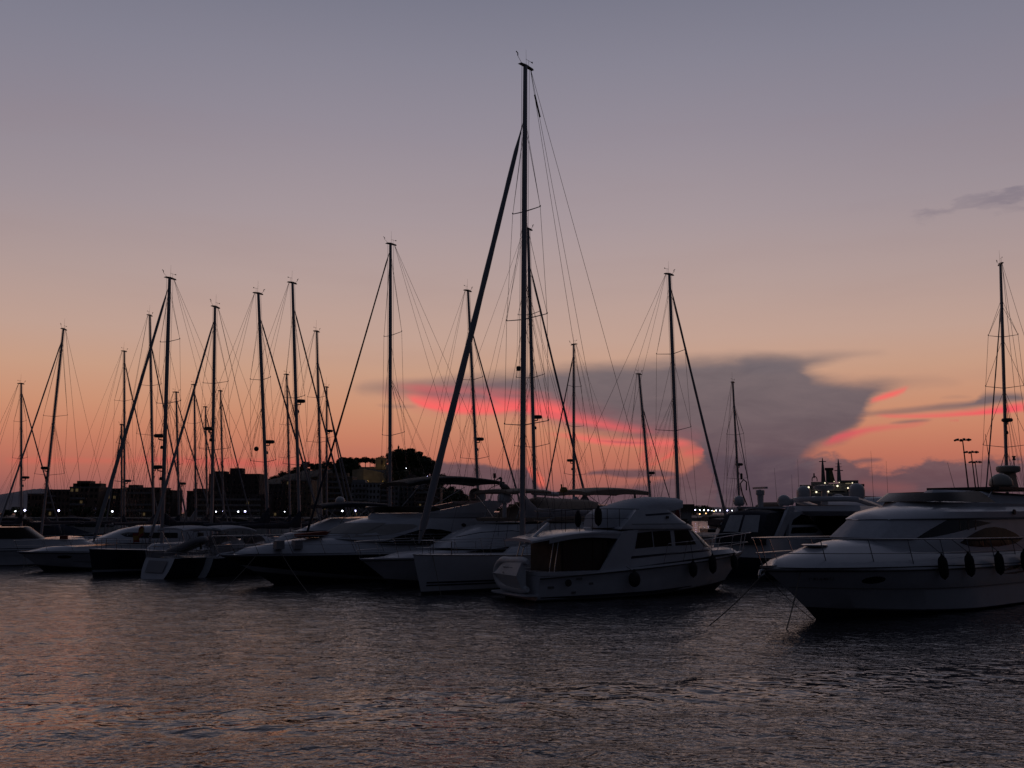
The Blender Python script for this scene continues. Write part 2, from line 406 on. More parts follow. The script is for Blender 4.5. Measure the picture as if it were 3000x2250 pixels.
def thing(name, label, cat, loc=(0, 0, 0), rz=0.0, group=None):
    o = bpy.data.objects.new(name, None); COL.objects.link(o)
    o.empty_display_size = 0.3
    o.location = loc; o.rotation_euler = (0, 0, rz)
    o['label'] = label; o['category'] = cat
    if group: o['group'] = group
    return o
def tag(o, label, cat, group=None):
    o['label'] = label; o['category'] = cat
    if group: o['group'] = group
    return o
def copy_tree(o, parent=None):
    c = o.copy(); COL.objects.link(c)
    if parent: c.parent = parent
    for ch in list(o.children): copy_tree(ch, c)
    return c

class Frame:
    """local frame of a boat: x to the bow, y to port, z up, origin on the waterline"""
    def __init__(s, ax, ay, th, az=0.0):
        s.o = Vector((ax, ay, az)); s.th = th
        s.R = Matrix.Rotation(th, 3, 'Z'); s.Ri = s.R.inverted()
    def loc(s, P): return s.Ri @ (Vector(P) - s.o)
    def wor(s, P): return s.R @ Vector(P) + s.o
    def side(s, px, py, y=0.0):
        o = s.loc((0, 0, CAM_H)); d = s.Ri @ ray(px, py)
        t = (y - o.y) / d.y
        p = o + d * t
        return p.x, p.z
    def sides(s, pts, y=0.0): return [s.side(px, py, y) for px, py in pts]
    def flat(s, px, py, z):
        o = s.loc((0, 0, CAM_H)); d = s.Ri @ ray(px, py)
        t = (z - o.z) / d.z
        p = o + d * t
        return p.x, p.y

def smooth_curve(pts, n):
    """Catmull-Rom through pts, n samples evenly in parameter"""
    P = [Vector(p) for p in pts]
    if len(P) == 2: return [P[0].lerp(P[1], i / (n - 1)) for i in range(n)]
    Q = [P[0] * 2 - P[1]] + P + [P[-1] * 2 - P[-2]]
    out = []
    for i in range(n):
        t = i / (n - 1) * (len(P) - 1); k = min(int(t), len(P) - 2); u = t - k
        a, b, c, d = Q[k:k + 4]
        out.append(0.5 * ((2 * b) + (c - a) * u + (2 * a - 5 * b + 4 * c - d) * u * u + (3 * b - a - 3 * c + d) * u ** 3))
    return out

def hull_shell(rows, n=40):
    """rows: curves from sheer to keel, each stern to bow on the port side (x, y, z); returns sampled rows"""
    return [smooth_curve(r, n) for r in rows]
def hull_faces(mb, S, i0=0, i1=None, close=True):
    """skin between sampled rows i0..i1, both sides"""
    i1 = len(S) - 1 if i1 is None else i1
    n = len(S[0])
    for sg in (1, -1):
        vs = [(p.x, p.y * sg, p.z) for r in S[i0:i1 + 1] for p in r]
        fs = [(i * n + k, i * n + k + 1, (i + 1) * n + k + 1, (i + 1) * n + k) for i in range(i1 - i0) for k in range(n - 1)]
        mb.add(vs, fs)
    return mb
def transom_faces(mb, S):
    ring = [r[0] for r in S] + [Vector((r[0].x, -r[0].y, r[0].z)) for r in reversed(S)]
    mb.add(ring, [tuple(range(len(ring)))])
    return mb
def deck_faces(mb, row, drop=0.0, inset=0.0, crown=0.04):
    n = len(row)
    vs = []
    for p in row:
        y = max(0.0, p.y - inset)
        vs += [(p.x, y, p.z - drop), (p.x, y * .5, p.z - drop + crown * .75), (p.x, 0, p.z - drop + crown), (p.x, -y * .5, p.z - drop + crown * .75), (p.x, -y, p.z - drop)]
    fs = [(i * 5 + k, (i + 1) * 5 + k, (i + 1) * 5 + k + 1, i * 5 + k + 1) for i in range(n - 1) for k in range(4)]
    mb.add(vs, fs)
    return mb

def plan_ring(xa, xf, w, za, zf, s0=0.45, e=2.2, wa=None, n=22, nose=0.0):
    """closed plan outline of a cabin at one height: from aft to a rounded front; z runs za (aft) to zf (front)"""
    wa = w if wa is None else wa
    half = []
    for i in range(n):
        t = i / (n - 1)
        s = 1 - (1 - t) ** 1.0
        if s <= s0: y = wa + (w - wa) * (s / max(s0, 1e-6))
        else:
            q = (s - s0) / (1 - s0)
            y = w * max(0.0, (1 - q ** e)) ** (1 / e)
            y = max(y, w * nose * (1 - q))
        half.append((xa + (xf - xa) * s, y, za + (zf - za) * s))
    return [Vector(p) for p in half] + [Vector((x, -y, z)) for x, y, z in reversed(half[:-1])]
def cabin(rings, cap=True):
    mb = MB(); mb.loft(rings, cap=False)
    if cap:
        r = rings[-1]; n = len(r); h = n // 2
        # crowned roof as strips from port to starboard
        for i in range(h):
            a, b, c, d = r[i], r[i + 1], r[n - 2 - i], r[n - 1 - i]
            m1 = (a + d) / 2 + Vector((0, 0, 0.06 * min(1, (a - d).length))); m2 = (b + c) / 2 + Vector((0, 0, 0.06 * min(1, (b - c).length)))
            mb.add([a, b, m2, m1], [(0, 1, 2, 3)]); mb.add([m1, m2, c, d], [(0, 1, 2, 3)])
    return mb

def host_tree(objs):
    vs, fs = [], []
    for o in objs:
        k = len(vs)
        vs += [tuple(v.co) for v in o.data.vertices]
        fs += [tuple(i + k for i in p.vertices) for p in o.data.polygons]
    return BVHTree.FromPolygons(vs, fs)
def densify(poly, step):
    out = []
    for i in range(len(poly)):
        a, b = Vector(poly[i]), Vector(poly[(i + 1) % len(poly)])
        k = max(1, int((b - a).length / step))
        out += [a.lerp(b, j / k) for j in range(k)]
    return out
def decal(tree, poly, sgn=1, off=0.012, step=0.12, yfar=20.0, thick=0.02):
    """a pane lying on a boat's side: polygon in (x, z) laid on the surface met from port (sgn 1) or starboard (-1)"""
    bm = bmesh.new()
    pts = densify(poly, step)
    vs = [bm.verts.new((p[0], 0, p[1])) for p in pts]
    f = bm.faces.new(vs)
    r = bmesh.ops.triangulate(bm, faces=[f])
    for _ in range(2):
        ed = [e for e in bm.edges if e.calc_length() > step * 2.2]
        if not ed: break
        bmesh.ops.subdivide_edges(bm, edges=ed, cuts=1)
        bmesh.ops.triangulate(bm, faces=bm.faces)
    last = 1.0
    for v in bm.verts:
        h = tree.ray_cast(Vector((v.co.x, yfar * sgn, v.co.z)), Vector((0, -sgn, 0)))
        if h[0] is None:
            h = tree.find_nearest(Vector((v.co.x, sgn * 1.5, v.co.z)))
        v.co.y = h[0].y + off * sgn
    ret = bmesh.ops.extrude_face_region(bm, geom=list(bm.faces))
    for e in ret['geom']:
        if isinstance(e, bmesh.types.BMVert): e.co.y -= sgn * thick
    mb = MB()
    bm.verts.index_update()
    mb.add([v.co.copy() for v in bm.verts], [tuple(v.index for v in f.verts) for f in bm.faces])
    bm.free()
    return mb

def ell(cx, cz, rx, rz, n=20, tilt=0.0):
    out = []
    for k in range(n):
        a = 2 * math.pi * k / n; x, z = rx * math.cos(a), rz * math.sin(a)
        out.append((cx + x * math.cos(tilt) - z * math.sin(tilt), cz + x * math.sin(tilt) + z * math.cos(tilt)))
    return out

def text_mesh(txt, size, extrude=0.004, shear=0.0):
    cu = bpy.data.curves.new('lettering', 'FONT'); cu.body = txt; cu.size = size; cu.extrude = extrude; cu.shear = shear
    cu.align_x = 'CENTER'; cu.align_y = 'CENTER'; cu.resolution_u = 3
    o = bpy.data.objects.new('lettering', cu); COL.objects.link(o)
    dg = bpy.context.evaluated_depsgraph_get()
    me = bpy.data.meshes.new_from_object(o.evaluated_get(dg))
    bpy.data.objects.remove(o); bpy.data.curves.remove(cu)
    return me
def lettering(name, txt, size, m, parent, loc, rot, shear=0.0):
    me = text_mesh(txt, size, shear=shear); me.materials.append(m)
    o = bpy.data.objects.new(name, me); COL.objects.link(o); o.parent = parent
    o.location = loc; o.rotation_euler = rot
    return o

def sag(a, b, d, n=14):
    a, b = Vector(a), Vector(b)
    return [a.lerp(b, i / (n - 1)) - Vector((0, 0, d * 4 * (i / (n - 1)) * (1 - i / (n - 1)))) for i in range(n)]
def rope(name, a, b, d, r, label, cat='rope', group='mooring lines running into the water'):
    mb = MB(); mb.tube(sag(a, b, d), r, 6)
    return tag(mb.build(name, ROPE), label, cat, group)
def fender(F, x, y, z, ln, r, label, group, tilt=0.0, line_to=None, ball=False):
    """a hanging fender with its line; local point of its middle on boat frame F"""
    t = thing('fender', label, 'fender', F.wor((x, y, z)), F.th, group)
    mb = MB()
    if ball:
        prof = [(0.0, ln / 2 + 0.1), (0.04, ln / 2 + 0.1), (0.06, ln / 2)] + [(r * math.sin(a), ln / 2 * math.cos(a) * .98) for a in [0.35 + k * 0.28 for k in range(10)]] + [(0.0, -ln / 2)]
    else:
        prof = [(0.0, ln / 2), (0.035, ln / 2), (0.05, ln / 2 - 0.07), (r * .8, ln / 2 - 0.17), (r, ln / 2 - 0.3), (r * 1.02, 0), (r, -ln / 2 + 0.26), (r * .75, -ln / 2 + 0.12), (0.05, -ln / 2 + 0.05), (0.0, -ln / 2)]
    mb.lathe(prof, n=16)
    if tilt: mb.v = [tuple(Matrix.Rotation(tilt, 3, 'Y') @ Vector(p)) for p in mb.v]
    mb.build('fender_body', FEND, t)
    top = Matrix.Rotation(tilt, 3, 'Y') @ Vector((0, 0, ln / 2 - .02))
    if line_to:
        l = MB(); l.tube([top, Vector(line_to) - Vector((x, y, z))], 0.012, 5); l.build('fender_line', DARKM, t)
    return t
def dome_mb(c, r, h, n=18):
    mb = MB()
    prof = [(r * .72, 0), (r * .78, 0.05), (r * .98, 0.12)]
    z0 = h - r * .92
    prof += [(r, max(0.14, z0 * .6)), (r, max(0.16, z0))]
    prof += [(r * math.cos(a), max(0.16, z0) + (h - max(0.16, z0)) * math.sin(a)) for a in [0.25, 0.5, 0.75, 1.0, 1.25, 1.45]] + [(0, h)]
    mb.lathe([(0, 0)] + prof, c, n)
    return mb

def ring_at(ra, s):
    """point of a plan ring's port half at parameter s (0 aft, 1 at the nose)"""
    h = len(ra) // 2; f = s * h; i = min(int(f), h - 1)
    return ra[i].lerp(ra[i + 1], f - i)
def wrap(ra, rb, sa, sb, n=26, off=0.025):
    """cloth or glass round a front: between two plan rings, starting at parameters sa and sb on both sides"""
    def row(r, s0):
        P = [ring_at(r, s0 + (1 - s0) * (i / n)) for i in range(n + 1)]
        P = [Vector((p.x + off, p.y + off * .8, p.z)) for p in P]
        return P + [Vector((p.x, -p.y, p.z)) for p in reversed(P[:-1])]
    m = MB(); m.loft([row(ra, sa), [a.lerp(b, .5) + Vector((.015, 0, .01)) for a, b in zip(row(ra, sa), row(rb, sb))], row(rb, sb)], cap=False, closed=False)
    return m

# ------------------------------------------------------------------ the harbour water
def water_material():
    m = bpy.data.materials.new('harbour_water'); m.use_nodes = True
    nt = m.node_tree; b = nt.nodes['Principled BSDF']; g = NG(nt)
    b.inputs['Base Color'].default_value = (0.032, 0.030, 0.035, 1)
    b.inputs['Roughness'].default_value = 0.06
    b.inputs['IOR'].default_value = 1.46
    tcn = nt.nodes.new('ShaderNodeNewGeometry')
    mp = nt.nodes.new('ShaderNodeMapping'); mp.inputs['Scale'].default_value = (1.0, 1.25, 1.0); mp.inputs['Rotation'].default_value = (0, 0, 0.15)
    nt.links.new(tcn.outputs['Position'], mp.inputs[0])
    f1 = g.noise(mp.outputs[0], 4.6, 2.0, 0.5, dist=0.5)
    f2 = g.noise(mp.outputs[0], 1.5, 2.0, 0.5, dist=0.3)
    sp = nt.nodes.new('ShaderNodeSeparateXYZ'); nt.links.new(tcn.outputs['Position'], sp.inputs[0])
    # a slick where the wind leaves the surface smooth, in a slanting lane across the fairway
    lane = g.m('ABSOLUTE', g.m('SUBTRACT', g.m('SUBTRACT', sp.outputs[1], g.m('MULTIPLY', g.m('MAXIMUM', sp.outputs[0], -5.0), 0.30)), 20.0))
    wob = g.m('MULTIPLY', g.m('SUBTRACT', g.noise(mp.outputs[0], 0.16, 2.0, 0.5), 0.5), 5.0)
    calm = g.mapr(g.m('ADD', lane, wob), 2.6, 1.0)
    rough = g.mapr(g.noise(mp.outputs[0], 0.06, 2.0, 0.5), 0.35, 0.62, 0.08, 0.13)
    nt.links.new(g.m('ADD', g.m('MULTIPLY', rough, g.m('SUBTRACT', 1.0, calm)), g.m('MULTIPLY', calm, 0.035)), b.inputs['Roughness'])
    patch = g.m('SUBTRACT', 1.0, g.m('MULTIPLY', calm, 0.75))
    h = g.m('ADD', g.m('MULTIPLY', g.m('MULTIPLY', f1, patch), 0.050), g.m('MULTIPLY', f2, g.m('MULTIPLY_ADD', calm, 0.05, 0.075)))
    bn = nt.nodes.new('ShaderNodeBump'); bn.inputs['Strength'].default_value = 1.0; bn.inputs['Distance'].default_value = 1.0
    nt.links.new(h, bn.inputs['Height']); nt.links.new(bn.outputs[0], b.inputs['Normal'])
    return m
WATER = water_material()

def waves(X, Y, seed=3, far=False):
    rng = np.random.RandomState(seed)
    Z = np.zeros_like(X)
    # slow drifting of the phases so that no wave train repeats
    wx = 0.9 * np.sin(0.11 * X + 0.07 * Y + 1.0) + 0.6 * np.sin(-0.05 * X + 0.16 * Y + 2.0)
    wy = 0.9 * np.sin(0.09 * X - 0.12 * Y + 0.4) + 0.5 * np.sin(0.21 * X + 0.05 * Y + 4.0)
    patch = 0.5 + 0.5 * np.sin(0.085 * X * .5 + 0.23 * Y + 1.3 * np.sin(0.06 * X + 0.5) + 0.8 * np.sin(0.13 * Y + 0.09 * X))
    patch = 0.45 + 0.75 * patch
    lane = np.abs(Y - 0.30 * np.maximum(X, -5.0) - 20.0) + 1.0 * np.sin(0.35 * X + 0.8)
    calm = np.clip((2.8 - lane) / 1.6, 0, 1)
    patch = patch * (1 - 0.6 * calm)
    Xa, Ya = X + wx, Y + wy
    for i in range(46):
        lam = 0.42 * (9.0 ** (i / 45.0))
        if far and lam < 1.6: continue
        ang = math.pi / 2 + 0.15 + rng.normal(0, 0.80)
        k = 2 * math.pi / lam
        slope = 0.0155 * (1.0 if lam < 1.6 else (1.6 / lam) ** 0.8)
        amp = slope / k
        ph = rng.uniform(0, 2 * math.pi)
        w = patch if lam < 0.75 else 1.0
        Z += w * amp * np.sin(k * (Xa * math.cos(ang) + Ya * math.sin(ang)) + ph)
    return Z

def grid_mesh(name, ys, ts, far=False):
    ny, nx = len(ys), len(ts)
    Yg, Tg = np.meshgrid(ys, ts, indexing='ij')
    Xg = Tg * np.maximum(Yg, 16.0)
    Zg = waves(Xg, Yg, far=far)
    fade = np.clip((Yg[:, :] - 6) / 4, 0, 1)
    co = np.stack([Xg, Yg, Zg * fade], axis=-1).reshape(-1, 3).astype(np.float32)
    idx = np.arange(ny * nx).reshape(ny, nx)
    q = np.stack([idx[:-1, :-1], idx[:-1, 1:], idx[1:, 1:], idx[1:, :-1]], axis=-1).reshape(-1, 4)
    me = bpy.data.meshes.new(name)
    me.vertices.add(len(co)); me.vertices.foreach_set('co', co.ravel())
    me.loops.add(q.size); me.loops.foreach_set('vertex_index', q.ravel().astype(np.int32))
    me.polygons.add(len(q)); me.polygons.foreach_set('loop_start', np.arange(0, q.size, 4, dtype=np.int32))
    me.polygons.foreach_set('use_smooth', np.ones(len(q), dtype=bool))
    me.update(calc_edges=True); me.validate()
    return me
ys = [3.0, 6.0, 9.0]
y = 10.0
while y < 66:
    ys.append(y); y += 0.085 + max(0, y - 22) * 0.0022
ys.append(y)
me_near = grid_mesh('water', np.array(ys), np.linspace(-0.80, 0.80, 760))
me_near.materials.append(WATER)
water = bpy.data.objects.new('water', me_near); COL.objects.link(water); water['kind'] = 'structure'
ys2 = [y]
while y < 700: y *= 1.02; ys2.append(y)
me_far = grid_mesh('water', np.array(ys2), np.linspace(-0.95, 0.95, 240), far=True)
me_far.materials.append(WATER)
w2 = bpy.data.objects.new('water', me_far); COL.objects.link(w2); w2['kind'] = 'structure'
# open sea and harbour bed out to the horizon
mb = MB(); mb.add([(-9000, -400, -0.35), (9000, -400, -0.35), (9000, 9000, -0.35), (-9000, 9000, -0.35)], [(0, 1, 2, 3)])
mb.build('sea', WATER, kind='structure')

# ------------------------------------------------------------------ motor yachts
def power_hull(t, Lt, xw, B, zs, zb, k=1.0, s0=0.42, zc=(0.06, 0.75), zknee=0.55, m=GEL, mb_=None, wch=0.86, sheer_p=1.5, wa=0.92, band=None, deck=GEL, flare=0.10, dpl=2.4, step=0.05):
    """planing hull: stern at x 0, stem from (xw, 0) up to the bow tip (Lt, zb); returns sheer row and hull object"""
    n = 44
    def stem(z): return xw + (Lt - xw) * (max(z, -0.5) / zb) ** k if z > 0 else xw + (Lt - xw) * z / zb
    def plan(s, w, p, a=wa):
        y = w * (a + (1 - a) * min(1, s / s0)) if s < s0 else w * max(0.0, 1 - ((s - s0) / (1 - s0)) ** p) ** 0.92
        return y
    rows = []
    def row(zf, w, p):
        xe = stem(zf(1.0)); r = []
        for i in range(n):
            s = i / (n - 1); s = 1 - (1 - s) ** 1.25
            r.append(Vector((xe * s, plan(s, w, p), zf(s))))
        return r
    sh = lambda s: zs + (zb - zs) * s ** sheer_p
    ch = lambda s: zc[0] + (zc[1] - zc[0]) * max(0, (s - .25) / .75) ** 2.2
    b2 = B / 2
    rows.append(row(sh, b2 * .985, dpl))
    rows.append(row(lambda s: sh(s) - 0.10, b2, dpl))
    rows.append(row(lambda s: sh(s) - 0.16, b2 * .985, dpl))
    zkf = zknee if callable(zknee) else (lambda s: zknee)
    kn = lambda s: ch(s) + (sh(s) - ch(s)) * zkf(s)
    rows.append(row(lambda s: kn(s) + (sh(s) - kn(s)) * .45, b2 * (.985 - flare * .3), dpl - .25))
    rows.append(row(kn, b2 * (.98 - flare * .7), dpl - .45))
    rows.append(row(lambda s: kn(s) - 0.05, b2 * (.98 - flare * .7 - step * .35), dpl - .46))
    rows.append(row(ch, b2 * wch, dpl - .7))
    rows.append(row(lambda s: ch(s) - .06, b2 * (wch - .05), dpl - .75))
    keel = row(lambda s: -0.7 + 0.5 * max(0, (s - .5) / .5) ** 2, b2 * 0.02, 2.0)
    rows.append([Vector((p.x, 0.0 if i == n - 1 else p.y, p.z)) for i, p in enumerate(keel)])
    hm = MB()
    if band is None:
        hull_faces(hm, rows, 0, 7)
    else:
        hull_faces(hm, rows, 0, 1); hull_faces(hm, rows, 5, 7)
        bb = MB(); hull_faces(bb, rows, 1, 5)
    transom_faces(hm, rows[:8])
    hull = hm.build('hull', m, t, ang=25)
    if band is not None:
        bo = bb.build('topside_band', band, t, ang=25)
    bt = MB(); hull_faces(bt, rows, 7, 8); transom_faces(bt, rows[7:]); bt.build('hull_bottom', mb_ or ANTI, t)
    dk = MB(); deck_faces(dk, [Vector((p.x, p.y, p.z)) for p in rows[0]], 0.02, 0.03, 0.05); dk.build('deck', deck, t)
    # rubbing strake
    st = MB()
    for sg in (1, -1):
        st.tube([(p.x, p.y * sg + .012 * sg, p.z) for p in rows[1]], 0.03, 6)
    st.build('rub_rail', DARKM if m is GEL else STEEL, t)
    return rows, hull
def row_at(row, x):
    for a, b in zip(row, row[1:]):
        if a.x <= x <= b.x:
            u = (x - a.x) / max(1e-6, b.x - a.x); return a.lerp(b, u)
    return row[-1] if x > row[-1].x else row[0]

def bow_rail(t, row, x0, hgt, nst, lean=0.35, over=0.35, r=0.016, mid=True, inset=0.1, name='bow_rail'):
    """pulpit running round the bow on stanchions"""
    tip = row[-1]
    xs = [x0 + (tip.x - 0.25 - x0) * i / (nst - 1) for i in range(nst)]
    mb = MB()
    for frac, rr in ((1.0, r), (0.5, r * .7)) if mid else ((1.0, r),):
        side = []
        for x in xs:
            p = row_at(row, x); side.append(Vector((x + lean * frac, max(0.08, p.y - inset) + 0.05 * frac, p.z + hgt * frac)))
        side[-1] = Vector((tip.x + over * frac, 0.16, tip.z + hgt * frac))
        c = smooth_curve(side, 30)
        full = c + [Vector((tip.x + over * frac + .07, 0, tip.z + hgt * frac))] + [Vector((p.x, -p.y, p.z)) for p in reversed(c)]
        mb.tube(full, rr, 7)
    for x in xs[:-1] + [tip.x - .1]:
        p = row_at(row, x)
        for sg in (1, -1):
            y = max(0.1, p.y - inset)
            mb.tube([(x, sg * y, p.z - .02), (x + lean * .85, sg * (y + .04), p.z + hgt * .92), (x + lean, sg * (y + .05), p.z + hgt)], r * .8, 6)
    return mb.build(name, STEEL, t)

def window(t, tree, poly, m=GLASS, sides=(1, -1), name='window', off=0.012, step=0.15):
    for sg in sides:
        decal(tree, poly, sg, off, step).build(name, m, t, ang=60)

def searchlight(t, c, yaw=0.0):
    mb = MB(); mb.lathe([(0, 0), (.05, 0), (.05, .18), (0, .18)], c, 10)
    mb.lathe([(0, -.13), (.10, -.13), (.12, .05), (.14, .13), (0, .13)], (c[0], c[1], c[2] + .28), 14, 'X')
    return mb.build('searchlight', DOME, t)
def whip(t, a, b, r=0.012, name='antenna'):
    mb = MB(); mb.tube([a, b], [r, r * .5], 5); return mb.build(name, DARKM, t)

# ---- the near yacht at the right
P = onwater(2390, 1815); TH = R(218)
FR = Frame(P.x - 14 * math.cos(TH), P.y - 14 * math.sin(TH), TH)
y1 = thing('motor_yacht', 'white flybridge motor yacht closest to the camera, dark fenders along its side', 'motor yacht', FR.o, TH)
rows, h1 = power_hull(y1, 16.85, 14.0, 4.7, 1.72, 1.90, k=1.12, zc=(0.10, 0.55), zknee=0.50)
bmid = MB()
for sg in (1, -1):
    bmid.tube([(p.x, p.y * sg + .008 * sg, p.z) for p in rows[4][:-1]], 0.014, 5)
bmid.build('spray_line', GREYM, y1)
# raised foredeck, saloon, flybridge
FD = cabin([plan_ring(2.0, 16.45, 2.26, 1.74, 1.92, .32, 2.1), plan_ring(2.0, 16.1, 2.16, 2.05, 2.12, .32, 2.0), plan_ring(2.0, 15.2, 1.86, 2.30, 2.34, .30, 1.9), plan_ring(3.0, 14.4, 1.62, 2.62, 2.52, .30, 1.9), plan_ring(4.0, 13.2, 1.3, 2.80, 2.72, .30, 1.9)]).build('foredeck', GEL, y1)
hatch = MB(); hatch.lathe([(0, 0), (.46, 0), (.46, .05), (.40, .07), (0, .07)], (13.9, 0, 2.58), 20); hatch.build('deck_hatch', STEEL, y1)
HS = cabin([plan_ring(-.1, 12.15, 2.02, 1.75, 2.42, .50, 2.3), plan_ring(-.1, 11.9, 1.98, 2.45, 2.78, .48, 2.3), plan_ring(-.4, 10.95, 1.78, 3.52, 3.50, .42, 2.3)]).build('saloon', GEL, y1)
BR = cabin([plan_ring(-2.0, 11.05, 1.84, 3.53, 3.50, .42, 2.4), plan_ring(-2.1, 11.0, 1.95, 3.62, 3.54, .42, 2.4), plan_ring(-2.1, 10.2, 1.95, 3.85, 3.80, .42, 2.4), plan_ring(-2.0, 8.9, 1.72, 4.05, 4.00, .42, 2.4)]).build('flybridge_brow', GEL, y1)
CO = cabin([plan_ring(-2.0, 8.45, 1.70, 4.02, 3.98, .45, 2.4), plan_ring(-2.0, 8.15, 1.74, 4.12, 4.20, .45, 2.4), plan_ring(-2.0, 7.9, 1.62, 4.12, 4.26, .45, 2.4)]).build('flybridge_coaming', GEL, y1)
SCR = cabin([plan_ring(3.4, 8.15, 1.62, 4.18, 4.22, .40, 3.2), plan_ring(4.0, 7.55, 1.42, 4.56, 4.52, .40, 3.2), plan_ring(4.3, 7.45, 1.36, 4.66, 4.56, .40, 3.2)], cap=False).build('flybridge_windscreen', BROWNGL, y1)
cov = MB(); cov.loft([plan_ring(-1.6, 4.6, 1.5, 4.1, 4.15, .5, 2.2), plan_ring(-1.5, 5.6, 1.3, 4.45, 4.55, .5, 2.2), plan_ring(-1.2, 5.4, .9, 4.58, 4.72, .5, 2.2)]); cov.build('flybridge_seat_cover', WCANV, y1)
tree = host_tree([HS])
# white cover buttoned over the windscreen, seen as a fine dark seam and a slightly greyer cloth
ra, rb = plan_ring(-.1, 12.02, 2.0, 2.45, 2.86, .48, 2.3), plan_ring(-.4, 10.98, 1.80, 3.50, 3.49, .42, 2.3)
wrap(ra, rb, .83, .70).build('windscreen_cover', WCANV, y1)
i0, i1 = 9, len(rb) - 10
seam = MB(); seam.tube([p + Vector((.03, 0, .02)) for p in rb[i0 - 3:i1 + 4]], .018, 5); seam.build('screen_seam', DARKM, y1)
w1 = [(9.75, 2.80), (8.9, 3.12), (7.9, 3.47), (7.4, 3.50), (6.4, 3.50), (5.4, 3.46), (4.3, 3.36), (5.6, 3.22), (7.3, 3.02), (8.6, 2.88)]
window(y1, tree, w1, GLASS)
for sg in (1, -1):
    for xx in (6.9, 6.3, 5.75):
        decal(tree, [(xx, 3.10), (xx + .07, 3.10), (xx - .15, 3.48), (xx - .22, 3.48)], sg, .02).build('window_divider', DARKM, y1)
w2 = [(7.25, 2.62), (6.6, 2.82), (5.8, 3.02), (5.0, 3.16), (4.2, 3.20), (3.3, 3.12), (2.5, 2.92), (2.0, 2.68), (2.8, 2.50), (4.2, 2.42), (5.6, 2.42), (6.6, 2.48)]
window(y1, tree, w2, GLASS)
ht = host_tree([h1])
window(y1, ht, ell(12.6, 1.40, .50, .13), GLASS, name='porthole')
window(y1, ht, [(4.6, 1.45), (3.9, 1.58), (2.6, 1.66), (1.2, 1.66), (1.4, 1.58), (3.0, 1.50)], GLASS, name='porthole')
window(y1, ht, [(4.6, 1.36), (3.4, 1.38), (1.4, 1.46), (1.6, 1.38), (3.4, 1.30)], GLASS, name='porthole')
lp = ht.ray_cast(Vector((14.75, 20, 1.52)), Vector((0, -1, 0)))
nrm = lp[1] if lp[1].y > 0 else -lp[1]
ang = math.atan2(nrm.y, nrm.x) + math.pi / 2
lettering('registration', '7ª AT-6-86-12', 0.17, INK, y1, lp[0] + nrm * .03, (R(90) - .25, 0, ang))
# radar tower
tw = MB(); tw.box((.2, 0, 4.80), (5.6, 3.2, .12))
tw.build('hardtop', DARKM, y1)
for sg in (1, -1):
    tw = MB(); tw.prism([(-2.2, 4.0), (-.9, 4.0), (-1.7, 4.76), (-2.6, 4.76)], sg * 1.45 - .07, sg * 1.45 + .07); tw.build('hardtop_leg', GEL, y1)
    tw = MB(); tw.tube([(2.9, sg * 1.3, 4.74), (3.9, sg * 1.4, 4.2)], .03, 6); tw.build('hardtop_leg', STEEL, y1)
dome_mb((.05, .3, 4.86), .50, .66).build('satellite_dome', DOMEC, y1)
mp = MB(); mp.prism([(-1.05, 4.86), (-2.0, 4.86), (-1.75, 5.6), (-1.25, 5.6)], -.16, .16); mp.tube([(-.62, 0, 4.86), (-.72, 0, 5.6)], .07, 8); mp.build('radar_mast', DOMEC, y1)
rd = MB(); rd.lathe([(0, 0), (.30, 0), (.48, .06), (.52, .20), (.50, .30), (.40, .34), (0, .35)], (-1.4, 0, 5.58), 22); rd.build('radar', DOMEC, y1)
al = MB(); al.tube([(-1.95, 0, 5.6), (-2.05, 0, 6.2)], .02, 6); al.lathe([(0, 0), (.07, 0), (.07, .07), (.05, .07), (.05, .14), (.08, .14), (.08, .2), (0, .2)], (-2.05, 0, 6.2), 12); al.build('anchor_light', DARKM, y1)
whip(y1, (2.05, .9, 4.86), (2.45, .9, 7.15), .022); whip(y1, (4.35, .4, 4.66), (5.05, .5, 5.85), .012)
whip(y1, (-2.7, .6, 4.86), (-2.5, .6, 5.5), .05)
searchlight(y1, (6.85, 1.05, 4.16))
sp = MB(); sp.lathe([(0, 0), (.11, 0), (.11, .06), (0, .06)], (2.7, 1.98, 3.80), 12, 'Y'); sp.build('loudspeaker', DARKM, y1)
bow_rail(y1, rows[0], 1.0, 1.02, 9, lean=.50, over=.38, r=.024)
an = MB(); an.tube([(16.6, 0, 1.92), (17.05, 0, 1.82), (17.1, 0, 1.68)], .05, 8); an.box((16.6, 0, 1.95), (.6, .26, .08)); an.tube([(16.95, -.12, 1.72), (17.12, 0, 1.60), (16.95, .12, 1.72)], .035, 6)
an.build('anchor', STEEL, y1)
for xx, sg in ((15.5, 1), (15.5, -1), (6.2, 1), (6.2, -1)):
    p = row_at(rows[0], xx); cl = MB(); cl.tube([(xx - .16, sg * (p.y - .2), p.z + .09), (xx + .16, sg * (p.y - .2), p.z + .09)], .025, 6)
    for q in (-.06, .06): cl.tube([(xx + q, sg * (p.y - .2), p.z - .02), (xx + q, sg * (p.y - .2), p.z + .09)], .02, 6)
    cl.build('mooring_cleat', STEEL, y1)
gy = 'dark fenders hanging along the near yacht'
for (fx, fz, tl, lab) in ((9.55, 1.82, .16, 'dark fender hanging under the front corner of the near yacht side window'),
                     (7.75, 1.85, .18, 'dark fender hanging below the front tip of the near yacht eye shaped window'),
                     (5.32, 1.82, .15, 'dark fender hanging below the middle of the near yacht eye shaped window'),
                     (2.95, 1.84, .10, 'dark fender cut off by the right edge of the photo')):
    p = row_at(rows[1], fx)
    q = row_at(rows[0], fx + .45)
    fender(FR, fx, p.y + .19, fz - .02, .98, .17, lab, gy, tl, (fx + .65, q.y - .06, q.z + .98))
p = row_at(rows[0], 15.5)
